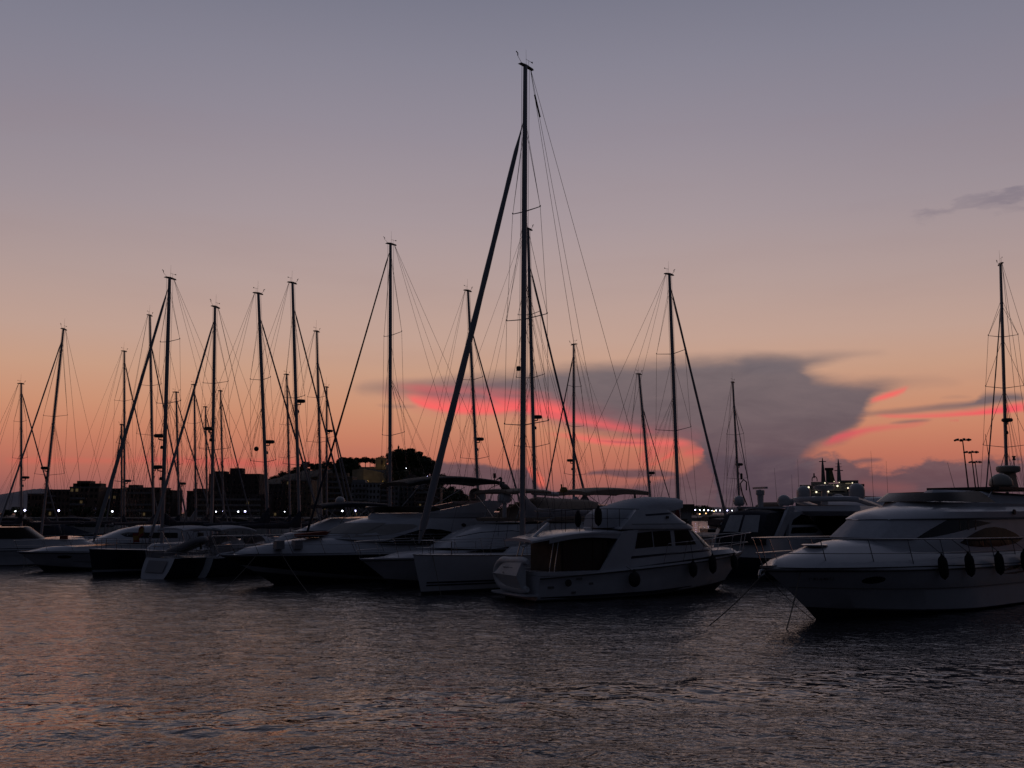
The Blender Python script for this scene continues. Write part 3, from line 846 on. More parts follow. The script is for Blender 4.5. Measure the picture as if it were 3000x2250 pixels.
rope('mooring_line', FR.wor((15.5, p.y - .2, p.z + .1)), onwater(2300, 1857, -.1), .12, .022, 'pale rope slanting from the near yacht foredeck cleat down to the water')
rope('mooring_line', FR.wor((16.3, -.25, 1.85)), onwater(2066, 1842, -.1), .10, .02, 'dark rope running from the near yacht bow left across open water')
rope('mooring_line', FR.wor((16.9, .02, 1.75)), FR.wor((14.1, .05, -.05)), .10, .012, 'thin line running close down the stem of the near yacht')

# ---- the older flybridge cruiser lying stern-left in the middle
TH = R(28)
P = onwater(1582, 1767)
FC = Frame(P.x - 1.78 * math.sin(TH), P.y + 1.78 * math.cos(TH), TH)
y2 = thing('motor_yacht', 'older white flybridge cruiser with a tender stowed on its stern platform', 'motor yacht', FC.o, TH)
S = lambda px, py, y: FC.side(px, py, y)
rows, h2 = power_hull(y2, 12.7, 10.8, 3.8, 1.10, 1.85, k=.75, s0=.40, zc=(.12, .55), zknee=.55, sheer_p=1.15, m=GEL, wa=.94, flare=.08, step=0.0)
bs = MB(); 
ht = host_tree([h2])
window(y2, ht, [(0.15, .10), (3, .12), (6, .16), (8.6, .26), (8.6, .38), (6, .28), (3, .23), (.15, .21)], BOOT, name='boot_stripe')
# swim platform with bracket
pl = MB()
pl.loft([[Vector((.02, -1.7, z)), Vector((-.60, -1.6, z)), Vector((-.72, -1.2, z)), Vector((-.72, 1.2, z)), Vector((-.60, 1.6, z)), Vector((.02, 1.7, z))] for z in (.26, .33)])
pl.build('swim_platform', GEL, y2)
# deckhouse
DH = cabin([plan_ring(3.75, 10.3, 1.55, 1.25, 1.80, .62, 3.2), plan_ring(4.0, 10.1, 1.53, 2.12, 2.02, .62, 3.2), plan_ring(4.75, 8.75, 1.46, 3.02, 3.02, .66, 3.4)]).build('deckhouse', GEL, y2)
fd = cabin([plan_ring(8.0, 12.2, 1.40, 1.70, 1.88, .2, 1.9), plan_ring(8.0, 11.9, 1.30, 1.98, 2.02, .2, 1.9)]).build('foredeck_trunk', GEL, y2)
tr = host_tree([DH])
window(y2, tr, [(5.08, 2.16), (6.1, 2.22), (6.05, 2.92), (5.28, 2.86)], BROWNGL)
window(y2, tr, [(6.16, 2.22), (7.15, 2.26), (7.1, 2.95), (6.11, 2.92)], BROWNGL)
window(y2, tr, [(7.36, 2.26), (8.6, 2.30), (8.2, 2.96), (7.34, 2.96)], BROWNGL)
wsm = mat('greenish_windscreen', (0.02, 0.045, 0.04), .08)
ra, rb = plan_ring(4.05, 9.98, 1.52, 2.24, 2.20, .62, 3.2), plan_ring(4.65, 8.9, 1.47, 2.94, 2.94, .66, 3.4)
wrap(ra, rb, .86, .90).build('windscreen', wsm, y2)
# cockpit roof, posts, curtains
ck = MB()
def awn(x0, x1, w, z):
    return [Vector((x0, -w * .8, z - .12)), Vector((x0 - .2, 0, z + .0)), Vector((x0, w * .8, z - .12)), Vector((x1, w, z + .02)), Vector((x1, 0, z + .12)), Vector((x1, -w, z + .02))]
top = []; N = 9
for i in range(N):
    u = i / (N - 1); x = -.1 + 5.0 * u; w = 1.25 + .35 * min(1, u * 2.2); z = 2.66 + .38 * math.sin(min(1, u * 1.5) * math.pi / 2) - .10 * max(0, u - .6)
    top.append((x, w, z))
rings = [[Vector((x, w * math.sin(a), z + .12 * math.cos(a) - .12)) for a in [-1.5708 + k * math.pi / 8 for k in range(9)]] + [Vector((x, w * math.sin(a), z - .20 + .06 * math.cos(a))) for a in [1.5708 - k * math.pi / 8 for k in range(9)]] for x, w, z in top]
ck.loft(rings); ck.build('cockpit_roof', GEL, y2)
vl = MB()
for sg in (1, -1):
    pts = []
    for i in range(10):
        u = i / 9; x = .6 + 3.9 * u; z = 2.55 + .30 * math.sin(min(1, u * 1.5) * math.pi / 2)
        pts.append((x, z, .10 + .16 * u ** 2))
    vs = [(x, sg * 1.58, z + .08) for x, z, d in pts] + [(x, sg * 1.56, z - d) for x, z, d in pts]
    vl = MB(); vl.add(vs, [(i, i + 1, 11 + i, 10 + i) for i in range(9)]); vl.build('roof_valance', GEL, y2)
cu = MB(); cu.box((2.5, 0, 1.9), (2.4, 2.7, 1.5)); cu.build('cockpit_curtain', WOOD, y2)
for cx_, cw_ in ((1.62, .5), (2.95, .06), (3.5, .06)):
    cs = MB(); cs.box((cx_, -1.37, 1.85), (cw_, .04, 1.45)); cs.build('curtain_panel', mat('brown_curtain', (.05, .026, .02), .9), y2)
for sg in (1, -1):
    bk = MB(); bk.prism([(3.1, 1.2), (4.6, 1.25), (5.2, 3.0), (4.35, 2.95)], sg * 1.60 - .05, sg * 1.60 + .05)
    bk.build('cabin_wing', GEL, y2)
cm = MB()
for sg in (1, -1):
    cm.box((1.7, sg * 1.72, 1.19), (3.0, .22, .16))
cm.box((.1, 0, 1.19), (.2, 3.66, .16)); cm.build('cockpit_coaming', GEL, y2)
for sg in (1, -1):
    for x in (.55, .8):
        ps = MB(); ps.tube([(x, sg * 1.6, 1.2), (x + .35, sg * 1.45, 2.7)], .022, 6); ps.build('roof_post', STEEL, y2)
# flybridge
FB = cabin([plan_ring(4.3, 8.95, 1.60, 3.03, 3.02, .66, 3.4), plan_ring(4.35, 8.85, 1.62, 3.12, 3.10, .66, 3.4), plan_ring(4.75, 8.2, 1.52, 3.42, 3.42, .66, 3.4), plan_ring(5.35, 7.45, 1.36, 3.92, 3.90, .66, 3.4)]).build('flybridge', GEL, y2)
tf = host_tree([FB])
window(y2, tf, [(5.75, 3.62), (7.55, 3.72), (7.5, 3.80), (5.75, 3.70)], BOOT, name='flybridge_stripe')
window(y2, tf, [(4.9, 3.24), (8.3, 3.24), (8.28, 3.27), (4.9, 3.27)], GREYM, name='flybridge_seam')
for x, z in ((6.9, 3.56), (8.05, 3.32)):
    lm = MB(); lm.box((x, -1.56, z), (.12, .08, .12)); lm.build('side_lamp', DARKM, y2)
# hull stripes on the house side
window(y2, tr, [(4.05, 1.93), (4.9, 2.0), (4.9, 2.06), (4.05, 2.02)], BOOT, sides=(-1, 1), name='side_stripe')
ht2 = host_tree([h2, DH])
window(y2, tr, [(3.95, 1.66), (7.0, 1.86), (10.0, 2.0), (10.0, 2.05), (7.0, 1.94), (3.95, 1.78)], BOOT, name='side_stripe')
# covered helm on the flybridge: white tarpaulin with folds
tp = MB()
rr = []
for (x, w, z0, z1) in ((3.7, .6, 3.1, 3.72), (4.2, 1.0, 3.1, 3.98), (5.0, 1.15, 3.2, 4.18), (5.7, 1.25, 3.6, 4.36), (6.6, 1.3, 3.8, 4.50), (7.4, 1.28, 3.85, 4.52), (8.1, 1.2, 4.02, 4.50), (8.25, 1.0, 4.2, 4.46)):
    ring = []
    for k in range(14):
        a = math.pi * k / 13
        ring.append(Vector((x + .03 * math.sin(5 * a), -w * math.cos(a), z0 + (z1 - z0) * max(0.0, math.sin(a)) ** .55 + .02 * math.sin(9 * a + x * 3))))
    rr.append(ring)
tp.loft(rr); tp.build('helm_cover', WCANV, y2)
# roof rail
rl = MB()
pth = [(5.5, -1.30, 3.93), (4.2, -1.32, 3.94), (2.6, -1.32, 3.94), (1.5, -1.25, 3.86), (1.25, -.9, 3.84), (1.25, .9, 3.84), (1.5, 1.25, 3.86), (2.6, 1.32, 3.94), (5.5, 1.3, 3.93)]
rl.tube(pth, .018, 7); rl.tube([(x, y, z - .42) for x, y, z in pth], .012, 6)
for x, y, z in ((1.6, 1.25, 3.86), (2.3, 1.3, 3.9), (2.95, 1.32, 3.94), (3.75, 1.32, 3.94), (4.4, 1.32, 3.94)):
    for sg in (1, -1): rl.tube([(x, sg * y, 2.95), (x, sg * y, z)], .014, 6)
rl.build('roof_rail', DARKM, y2)
lad = MB(); lad.tube([(-.1, -.5, 2.3), (1.15, -.5, 3.3)], .16, 8, sy=.35)
lad.build('passerelle', GEL, y2)
bow_rail(y2, rows[0], 6.5, .92, 6, lean=.25, over=.45, r=.018)
rb_ = MB(); rb_.lathe([(.07, -.01), (.15, -.01), (.16, .02), (.15, .05), (.07, .05)], (1.3, -1.97, .80), 18, 'Y'); rb_.build('exhaust_ring', DARKM, y2)
for x, z, w in ((1.95, .95, .3), (2.6, .72, .2), (1.75, .36, .22), (.6, .62, .3)):
    pp = ht.ray_cast(Vector((x, -20, z)), Vector((0, 1, 0)))
    v = MB(); v.box((x, pp[0].y - .01, z), (w, .03, .09)); v.build('hull_vent', GREYM, y2)
gf = 'fenders on the older flybridge cruiser'
p = row_at(rows[1], 2.14)
fender(FC, 2.14, -1.42, 3.50, .78, .15, 'dark fender tied to the cruiser roof rail, the smaller one nearer the stern', gf)
fender(FC, 3.2, -1.42, 3.62, .92, .17, 'dark fender tied to the cruiser roof rail, the taller one nearer the helm', gf)
p = row_at(rows[1], 4.57)
fender(FC, 4.57, -p.y - .28, .86, .68, .27, 'round black ball fender hanging at the middle of the cruiser hull', gf, 0, (4.4, -p.y + .1, 1.40), True)
for fx, fz, ln, r, lab in ((8.1, 1.22, .82, .19, 'dark fender on the cruiser bow, first aft of two beside each other'), (9.5, 1.40, .95, .18, 'slim dark fender on the cruiser bow between two others'), (11.4, 1.42, .80, .17, 'dark fender right at the cruiser bow tip')):
    p = row_at(rows[1], fx); fender(FC, fx, -p.y - .14, fz - .02, ln, r, lab, gf, 0, (fx, -p.y + .05, 2.6))
whip(y2, (6.2, 0, 4.45), (6.2, 0, 4.66), .07, 'helm_lamp')

# ---- inflatable tender standing on edge on the platform
td = thing('inflatable_tender', 'white inflatable tender on its side on the cruiser platform, lettered hull towards the water', 'dinghy', FC.wor((-.36, -.02, .33)), TH)
# tender local frame here: lies along the boat's beam (y), bow to port, bottom facing aft
L2, W2 = 2.75, 1.50
tb = MB()
path = []
for i in range(15):
    u = i / 14.0; a = -math.pi / 2 + math.pi * u
    path.append(Vector((0.0, 0.45 + 1.0 * max(0.0, math.cos(a)) ** .8, .78 + .56 * math.sin(a))))
up = [Vector((.0, -1.35, 1.36)), Vector((.0, -.6, 1.36)), Vector((.0, .1, 1.32))] + list(reversed(path[1:-1])) + [Vector((.0, .1, .22)), Vector((.0, -.6, .20)), Vector((.0, -1.35, .20))]
up = smooth_curve(up, 40)
tb.tube(up, [.10] + [.20] * 38 + [.10], 12); tb.build('buoyancy_tube', HYPW, td)
hb = MB()
secs = []
for i in range(12):
    u = i / 11.0; y = -1.15 + 2.55 * u
    hw = .60 * (1 if u < .45 else max(.02, 1 - ((u - .45) / .55) ** 2.2)); dp = -.24 - .10 * (1 - u)
    secs.append([Vector((.02, y, .78 - hw)), Vector((dp * .6, y, .78 - hw * .9)), Vector((dp - .12 * (1 - u * .4), y, .78)), Vector((dp * .6, y, .78 + hw * .9)), Vector((.02, y, .78 + hw))])
hb.loft(secs); hb.build('rigid_hull', HYPW, td)
kl = MB(); kl.tube([(-.33, -1.1, .78), (-.30, .3, .78), (-.2, 1.2, .78)], .012, 5); kl.build('keel_line', GREYM, td)
for z in (.38,):
    rp = MB(); rp.tube(sag((-.18, -1.1, .44), (-.12, 1.2, .72), .22), .012, 5); rp.build('grab_line', DARKM, td)
lettering('lettering', 'BERTRAM', .20, GINK, td, (-.275, -.10, 1.04), (R(90) + .38, 0, R(-90)))
lettering('name_script', 'Avti', .26, INK, td, (-.36, .12, .80), (R(90) + .30, R(12), R(-90)), .35)

# ---- black sided flybridge yacht, bow to the left of the big sloop
def bow_frame(px, py, deg, xw):
    P = onwater(px, py); th = R(deg)
    return Frame(P.x - xw * math.cos(th), P.y - xw * math.sin(th), th)
def bimini(t, x0, x1, w, z, m, thick=.16, droop=.35, legs=True, name='bimini'):
    rr = []
    for i in range(11):
        u = i / 10; x = x0 + (x1 - x0) * u; zz = z - droop * (2 * u - 1) ** 2 * (1 if u > .5 else .55); th_ = thick * (1 + .5 * math.sin(u * math.pi))
        rr.append([Vector((x, w * math.cos(a), zz + .16 * math.sin(a))) for a in [math.pi * k / 10 for k in range(11)]] + [Vector((x, -w * .98 * math.cos(a), zz - th_ + .10 * math.sin(a))) for a in [math.pi * k / 10 for k in range(11)]])
    b = MB(); b.loft(rr); o = b.build(name, m, t)
    if legs:
        for sg in (1, -1):
            for xa, xb in ((x0 + .1 * (x1 - x0), x0 + .5 * (x1 - x0)), (x1 - .04 * (x1 - x0), x0 + .5 * (x1 - x0)), (x0 + .6 * (x1 - x0), x0 + .8 * (x1 - x0))):
                l = MB(); l.tube([(xa, sg * w * .96, z - thick - droop * .6), (xb, sg * w * .9, z - 1.75)], .02, 5); l.build('bimini_leg', STEEL, t)
    return o

F1 = bow_frame(800, 1712, 215, 15.0)
m1 = thing('motor_yacht', 'black sided flybridge motor yacht with a black bimini and red deck cushions', 'motor yacht', F1.o, F1.th)
r1, hh = power_hull(m1, 18.0, 15.0, 4.7, 1.60, 1.62, k=1.25, zc=(.05, .80), zknee=lambda s: .06 + .34 * s ** 3, m=GEL, band=BLK, dpl=2.2)
cabin([plan_ring(.5, 17.2, 2.05, 1.55, 1.66, .30, 1.9), plan_ring(.5, 16.6, 1.85, 2.30, 1.95, .30, 1.9), plan_ring(.5, 14.0, 1.6, 2.62, 2.34, .30, 1.9)]).build('foredeck', GEL, m1)
H1 = cabin([plan_ring(.5, 12.5, 2.08, 1.60, 2.40, .48, 2.3), plan_ring(.5, 12.25, 2.02, 2.50, 2.60, .48, 2.3), plan_ring(1.5, 10.95, 1.84, 3.30, 3.22, .44, 2.3), plan_ring(1.5, 9.8, 1.72, 3.55, 3.46, .44, 2.3)]).build('saloon', GEL, m1)
cabin([plan_ring(.3, 9.6, 1.80, 3.52, 3.45, .45, 2.3), plan_ring(.8, 9.35, 1.84, 3.80, 3.72, .45, 2.3)]).build('flybridge_coaming', GEL, m1)
cabin([plan_ring(5.6, 9.2, 1.70, 3.78, 3.74, .3, 2.4), plan_ring(5.9, 9.5, 1.62, 4.04, 4.08, .3, 2.4), plan_ring(6.1, 9.45, 1.58, 4.10, 4.12, .3, 2.4)], cap=False).build('flybridge_windscreen', BROWNGL, m1)
for sg in (1, -1):
    a = MB(); a.prism([(7.0, 3.75), (6.3, 3.82), (2.8, 4.42), (1.25, 4.48), (2.2, 3.75), (2.6, 3.6)], sg * 1.72 - .10, sg * 1.72 + .10); a.build('fly_wing', GEL, m1)
ab = MB(); ab.box((2.1, 0, 4.40), (1.5, 3.5, .14)); ab.build('arch_deck', GEL, m1)
t1 = host_tree([H1])
window(m1, t1, [(9.75, 2.10), (8.9, 2.38), (8.1, 2.60), (7.3, 2.80), (6.6, 2.86), (5.8, 2.80), (5.0, 2.62), (5.15, 2.06), (7.0, 2.02), (8.6, 2.04)], GLASS)
window(m1, t1, [(11.7, 2.44), (11.2, 2.70), (10.5, 2.98), (9.6, 3.10), (8.6, 3.14), (7.6, 3.12), (7.3, 3.02), (7.7, 2.86), (8.8, 2.62), (10.2, 2.46)], GCANV, name='side_screen_cover')
ra, rb = plan_ring(.5, 12.2, 2.02, 2.50, 2.64, .48, 2.3), plan_ring(1.5, 11.0, 1.86, 3.26, 3.20, .44, 2.3)
wrap(ra, rb, .86, .80).build('windscreen_cover', GCANV, m1)
dome_mb((2.25, .55, 4.47), .34, .66).build('satellite_dome', DOME, m1)
dome_mb((1.9, -.6, 4.47), .42, .80).build('satellite_dome', DOME, m1)
bimini(m1, 1.3, 7.9, 1.75, 5.78, SAILK, thick=.16, droop=.42)
for a, b in ((13.4, 11.9), (12.6, 11.0)):
    cu = MB(); cu.box(((a + b) / 2 + .6, .62 if a > 13 else -.1, 2.62), (abs(a - b), .75, .16), ry=.08); cu.build('sun_cushion', REDM, m1)
for x in (14.3, 13.3):
    bx = MB(); bx.box((x + .9, 1.15, 2.10), (.46, .5, .44), taper=.92); bx.build('deck_locker', HYPA, m1)
ag = MB(); ag.tube([(17.2, 0, 1.72), (17.95, 0, 1.62), (18.05, 0, 1.5)], .06, 8); ag.build('anchor', STEEL, m1)
bow_rail(m1, r1[0], 3.0, .95, 10, lean=.5, over=.3, r=.018)
window(m1, t1, ell(4.3, 3.05, .16, .10), DARKM, name='vent')
an = MB(); q = Vector((.9, -.4, 4.5)); an.tube([q, q + Vector((-.3, 0, .9)), q + Vector((-1.1, 0, 1.15))], .022, 5); an.tube([q + Vector((-.3, 0, .9)), q + Vector((-.3, 0, 1.5))], .03, 6); an.lathe([(0, 0), (.09, 0), (.09, .3), (0, .32)], tuple(q + Vector((-.3, 0, 1.4))), 8); an.build('aerial_bracket', DARKM, m1)
rope('mooring_line', F1.wor((16.2, .9, 1.7)), onwater(640, 1742, -.1), .1, .016, 'thin rope slanting left from the black sided yacht foredeck to the water')
rope('mooring_line', F1.wor((15.2, 1.5, 1.7)), onwater(915, 1752, -.1), .1, .014, 'thin rope under the middle of the black sided yacht hull')
b = MB()

# ---- white motor yacht tucked behind the big sloop
F2 = bow_frame(1150, 1722, 222, 13.0)
m2 = thing('motor_yacht', 'white motor yacht behind the big sloop, tan covers over its flybridge', 'motor yacht', F2.o, F2.th)
r2, hh = power_hull(m2, 15.0, 13.0, 4.4, 1.62, 1.50, k=1.2, zc=(.06, .55), zknee=.45, m=GEL, dpl=2.2)
cabin([plan_ring(.3, 13.9, 1.85, 1.58, 1.52, .30, 1.9), plan_ring(.3, 13.0, 1.65, 2.05, 1.72, .30, 1.9)]).build('foredeck', GEL, m2)
H2 = cabin([plan_ring(.3, 10.6, 1.92, 1.60, 1.95, .46, 2.3), plan_ring(.3, 10.2, 1.88, 2.05, 2.12, .46, 2.3), plan_ring(.8, 8.9, 1.74, 2.75, 2.70, .42, 2.3), plan_ring(.8, 7.4, 1.6, 3.20, 3.10, .42, 2.3)]).build('saloon', GEL, m2)
t2 = host_tree([H2])
window(m2, t2, [(9.6, 1.70), (8.0, 1.84), (6.0, 2.02), (4.4, 2.12), (2.6, 2.12), (2.6, 1.66), (5.0, 1.64)], GLASS)
sm = MB(); sm.tube([(9.9, 1.2, 2.5), (8.6, 1.72, 2.74), (6.5, 1.80, 2.80), (5.2, 1.84, 2.66), (3.8, 1.88, 2.48), (2.0, 1.9, 2.46)], .02, 5); sm.build('screen_seam', DARKM, m2)
cabin([plan_ring(-.2, 7.1, 1.72, 3.22, 3.30, .42, 2.3), plan_ring(-.2, 7.2, 1.80, 3.34, 3.48, .42, 2.3)]).build('flybridge_brow', TAN, m2)
cabin([plan_ring(-.6, 5.9, 1.72, 3.36, 3.46, .42, 2.3), plan_ring(-.7, 5.3, 1.66, 4.0, 3.9, .42, 2.3), plan_ring(-.7, 4.2, 1.45, 4.36, 4.30, .42, 2.3), plan_ring(-.4, 3.0, 1.1, 4.5, 4.62, .42, 2.3)]).build('flybridge_cover', TAN, m2)
bimini(m2, 3.2, 6.5, 1.5, 4.98, TAN, thick=.10, droop=.10)
cv = MB(); cv.tube([(3.1, -.2, 4.92), (1.0, -.2, 4.84)], .13, 8); cv.build('rolled_awning', WCANV, m2)
dome_mb((6.1, .75, 4.30), .40, .66).build('satellite_dome', DOME, m2)
lgm = MB(); lgm.tube([(6.1, .75, 3.5), (6.1, .75, 4.34)], .12, 8); lgm.build('dome_pedestal', DOME, m2)
bow_rail(m2, r2[0], 5.5, .85, 7, lean=.35, over=.2, r=.016)
# the bird sitting on that dome
bd = MB()
secs = [((-.34, 0, .02), .03), ((-.24, 0, .06), .09), ((-.08, 0, .12), .16), ((.08, 0, .16), .17), ((.20, 0, .24), .12), ((.24, 0, .36), .075), ((.20, 0, .48), .06), ((.20, 0, .58), .07), ((.26, 0, .62), .08), ((.34, 0, .60), .05)]
bd.tube([p for p, r in secs], [r for p, r in secs], 10)
bird = thing('bird', 'bird perched on the white dome beside the tan awning, its bill pointing left', 'bird', F2.wor((6.1, .75, 5.05)), F2.th - .3)
bd.build('body', mat('grey_feathers', (.16, .15, .14), .9, noise=.2), bird)
bl_ = MB(); bl_.tube([(.33, 0, .60), (.46, 0, .53), (.60, 0, .44)], [.035, .03, .008], 7); bl_.build('bill', mat('bill_horn', (.16, .11, .05), .6), bird)

# ---- small white sports yacht between the black yacht and the quay
th = R(212); q = at(1000, 1500, 63)
F3 = Frame(q.x - 4.5 * math.cos(th), 63 - 4.5 * math.sin(th), th)
m3 = thing('motor_yacht', 'small white sports yacht with a navy canvas top behind the black sided yacht', 'motor yacht', F3.o, F3.th)
r3, hh = power_hull(m3, 11.5, 9.8, 3.8, 1.35, 1.40, k=1.2, m=GEL)
H3 = cabin([plan_ring(1.0, 10.0, 1.6, 1.38, 1.5, .4, 2.1), plan_ring(1.0, 9.4, 1.5, 2.1, 1.9, .4, 2.1), plan_ring(1.4, 8.3, 1.40, 2.75, 2.45, .4, 2.2)]).build('foredeck', GEL, m3)
H3b = cabin([plan_ring(1.0, 7.6, 1.46, 2.70, 2.62, .42, 2.2), plan_ring(1.2, 7.3, 1.42, 2.9, 2.72, .42, 2.2), plan_ring(1.5, 5.5, 1.3, 3.5, 3.35, .42, 2.2)]).build('coupe_roof', GEL, m3)
window(m3, host_tree([H3]), [(8.3, 2.1), (7.0, 2.45), (3.5, 2.55), (3.5, 2.2), (6.0, 2.05)], GLASS)
bimini(m3, 1.6, 6.3, 1.3, 4.32, NAVYC, thick=.14, droop=.20)
dome_mb((4.6, 0, 4.3), .32, .5).build('satellite_dome', DOME, m3)

# ---- white motor yacht at the left
F4 = bow_frame(127, 1673, 210, 11.0)
m4 = thing('motor_yacht', 'low white motor yacht at the left with its bow beside two thin bow lines', 'motor yacht', F4.o, F4.th)
r4, h4 = power_hull(m4, 12.6, 11.0, 3.8, 1.25, 1.28, k=1.15, zc=(.05, .5), zknee=.45, m=GEL)
cabin([plan_ring(.5, 12.0, 1.6, 1.22, 1.30, .3, 1.9), plan_ring(.5, 11.2, 1.45, 1.80, 1.50, .3, 1.9)]).build('foredeck', GEL, m4)
H4 = cabin([plan_ring(.2, 8.6, 1.62, 1.5, 1.90, .45, 2.2), plan_ring(.2, 8.2, 1.58, 1.95, 2.0, .45, 2.2), plan_ring(.8, 6.6, 1.42, 2.70, 2.62, .42, 2.2), plan_ring(1.0, 5.6, 1.25, 2.95, 2.84, .42, 2.2)]).build('saloon', GEL, m4)
window(m4, host_tree([H4]), [(6.6, 2.36), (6.2, 2.46), (4.9, 2.44), (3.0, 2.40), (3.0, 2.05), (5.2, 2.08), (6.3, 2.18)], GLASS)
window(m4, host_tree([h4]), ell(9.9, .92, .42, .10), GLASS, name='porthole')
window(m4, host_tree([h4]), [(9.4, .62), (8.2, .58), (5, .5), (5, .46), (8.2, .54), (9.4, .60)], DARKM, name='styling_line')
bow_rail(m4, r4[0], 5.0, .7, 6, lean=.3, over=.15, r=.014)
for px, py in ((70, 1687), (88, 1684)):
    rope('mooring_line', F4.wor((12.2, .1 if px < 80 else -.2, 1.2)), onwater(px, py, -.1), .05, .014, 'thin bow line of the low left motor yacht, the %s of two' % ('left' if px < 80 else 'right'))
# ---- motor cruiser cut by the left edge
F5 = bow_frame(70, 1652, 206, 8.6)
F5 = Frame(at(-70, 1600, 70).x, 70.0, R(14))
m5 = thing('motor_yacht', 'white motor cruiser cut off by the left edge of the photo', 'motor yacht', F5.o, F5.th)
r5, h5 = power_hull(m5, 9.5, 8.2, 3.4, 1.15, 1.3, k=1.15, m=GEL)
cabin([plan_ring(1.0, 8.2, 1.4, 1.2, 1.3, .35, 2.0), plan_ring(1.0, 7.4, 1.3, 1.95, 1.8, .35, 2.0)]).build('foredeck', GEL, m5)
H5 = cabin([plan_ring(1.0, 4.6, 1.35, 1.9, 1.9, .5, 2.4), plan_ring(1.2, 3.5, 1.2, 2.7, 2.7, .5, 2.4)]).build('windscreen', BROWNGL, m5)
bx = MB(); bx.box((6.0, -.9, 1.95), (.5, .4, .3)); bx.build('deck_locker', REDM, m5)
for px, py in ((0, 1684), (16, 1688)):
    rope('mooring_line', F5.wor((8.6 if px else 7.5, -.6, 1.0)), onwater(px, py, -.1), .05, .014, 'thin dark line under the boat cut off by the left edge, the %s one' % ('right' if px else 'left'))
# ---- express cruiser with the navy canopy, right of centre
th = R(45); q = at(2172, 1600, 56)
F6 = Frame(q.x, 56, th)
m6 = thing('motor_yacht', 'white express cruiser with a navy canopy showing two clear vinyl windows', 'motor yacht', F6.o, F6.th)
r6, h6 = power_hull(m6, 13.0, 11.2, 3.9, 1.22, 1.45, k=1.2, m=NAVY, band=NAVY, zknee=.1)  # lower hull lies in shade; that shade is put into its navy colour
cabin([plan_ring(-.06, 12.4, 1.95, 1.22, 1.44, .4, 2.0), plan_ring(.0, 11.6, 1.88, 1.80, 1.9, .4, 2.0), plan_ring(.1, 11.0, 1.75, 2.45, 2.2, .4, 2.0)]).build('foredeck', GEL, m6)
# cockpit canopy
cr = []
for x, w, z1 in ((-.15, 1.60, 2.55), (.25, 1.58, 3.25), (.55, 1.52, 3.72), (.9, 1.50, 3.86), (2.2, 1.48, 3.92), (2.9, 1.46, 3.88)):
    z0 = 1.95
    cr.append([Vector((x, -w, z0)), Vector((x, -w * 1.0, z0 + (z1 - z0) * .6)), Vector((x, -w * .9, z1 - .12)), Vector((x, -w * .5, z1)), Vector((x, 0, z1 + .05)), Vector((x, w * .5, z1)), Vector((x, w * .9, z1 - .12)), Vector((x, w, z0 + (z1 - z0) * .6)), Vector((x, w, z0))])
cm = MB(); cm.loft(cr, closed=True); cn = cm.build('canopy', NAVYC, m6)
tc_ = host_tree([cn])
def decal_aft(tree, poly, off=.02, thick=.015):
    """pane on the after face: polygon in (y, z)"""
    mb = MB(); vs = []
    N = 8
    a, b, c, d = [Vector(p) for p in poly]
    for i in range(N + 1):
        for j in range(N + 1):
            u, v = i / N, j / N
            p = (a.lerp(b, u)).lerp(d.lerp(c, u), v)
            h = tree.ray_cast(Vector((-10, p.x, p.y)), Vector((1, 0, 0)))
            x = h[0].x if h[0] is not None else 0
            vs.append((x - off, p.x, p.y))
    mb.add(vs, [(i * (N + 1) + j, (i + 1) * (N + 1) + j, (i + 1) * (N + 1) + j + 1, i * (N + 1) + j + 1) for i in range(N) for j in range(N)])
    return mb
decal_aft(tc_, [(1.15, 2.66), (.10, 2.66), (.10, 3.62), (1.0, 3.62)]).build('canopy_window', CLEAR, m6)
decal_aft(tc_, [(-.05, 2.66), (-1.15, 2.66), (-1.0, 3.62), (-.05, 3.62)]).build('canopy_window', CLEAR, m6)
for sg in (1, -1):
    a = MB(); a.prism([(.75, 2.2), (1.5, 2.2), (2.75, 3.6), (3.2, 4.02), (2.5, 4.14), (2.0, 3.55)], sg * 1.66 - .09, sg * 1.66 + .09); a.build('radar_arch_leg', GEL, m6)
ac = MB(); ac.box((2.75, 0, 4.06), (.95, 3.3, .12)); ac.build('radar_arch', GEL, m6)
H6 = cabin([plan_ring(2.4, 8.6, 1.70, 2.3, 2.35, .5, 2.2), plan_ring(2.6, 7.8, 1.62, 2.9, 2.8, .5, 2.2), plan_ring(2.8, 6.3, 1.46, 3.85, 3.75, .45, 2.2), plan_ring(3.0, 5.8, 1.3, 3.98, 3.86, .45, 2.2)]).build('coupe_roof', GEL, m6)
t6 = host_tree([H6])
window(m6, t6, [(2.95, 3.05), (3.3, 3.35), (4.4, 3.66), (5.2, 3.62), (6.3, 3.2), (6.2, 3.05)], GLASS)
window(m6, t6, [(2.7, 2.55), (3.0, 2.9), (5.8, 2.9), (6.2, 2.72), (5.8, 2.55)], GLASS)
dome_mb((2.0, 1.3, 4.16), .33, .62).build('satellite_dome', DOME, m6)
dome_mb((2.9, -1.2, 4.16), .38, .66).build('satellite_dome', DOME, m6)
dome_mb((3.4, -1.35, 4.2), .20, .40).build('satellite_dome', DOME, m6)
rm = MB(); rm.lathe([(0, 0), (.16, 0), (.20, .7), (.26, .75), (.26, 1.0), (0, 1.05)], (2.7, .25, 4.1), 12); rm.box((2.7, .25, 5.24), (.14, 1.5, .12), rz=-.5); rm.build('radar', DOME, m6)
hp = MB(); hp.tube([(2.4, 1.0, 4.2), (2.0, 1.05, 4.9), (1.8, 1.05, 5.5), (2.1, 1.0, 5.75), (2.35, .95, 5.6), (2.3, .95, 5.1)], .04, 6); hp.lathe([(0, 0), (.07, 0), (.08, .35), (0, .4)], (1.95, 1.05, 5.75), 8); hp.build('aerial_bracket', DARKM, m6)
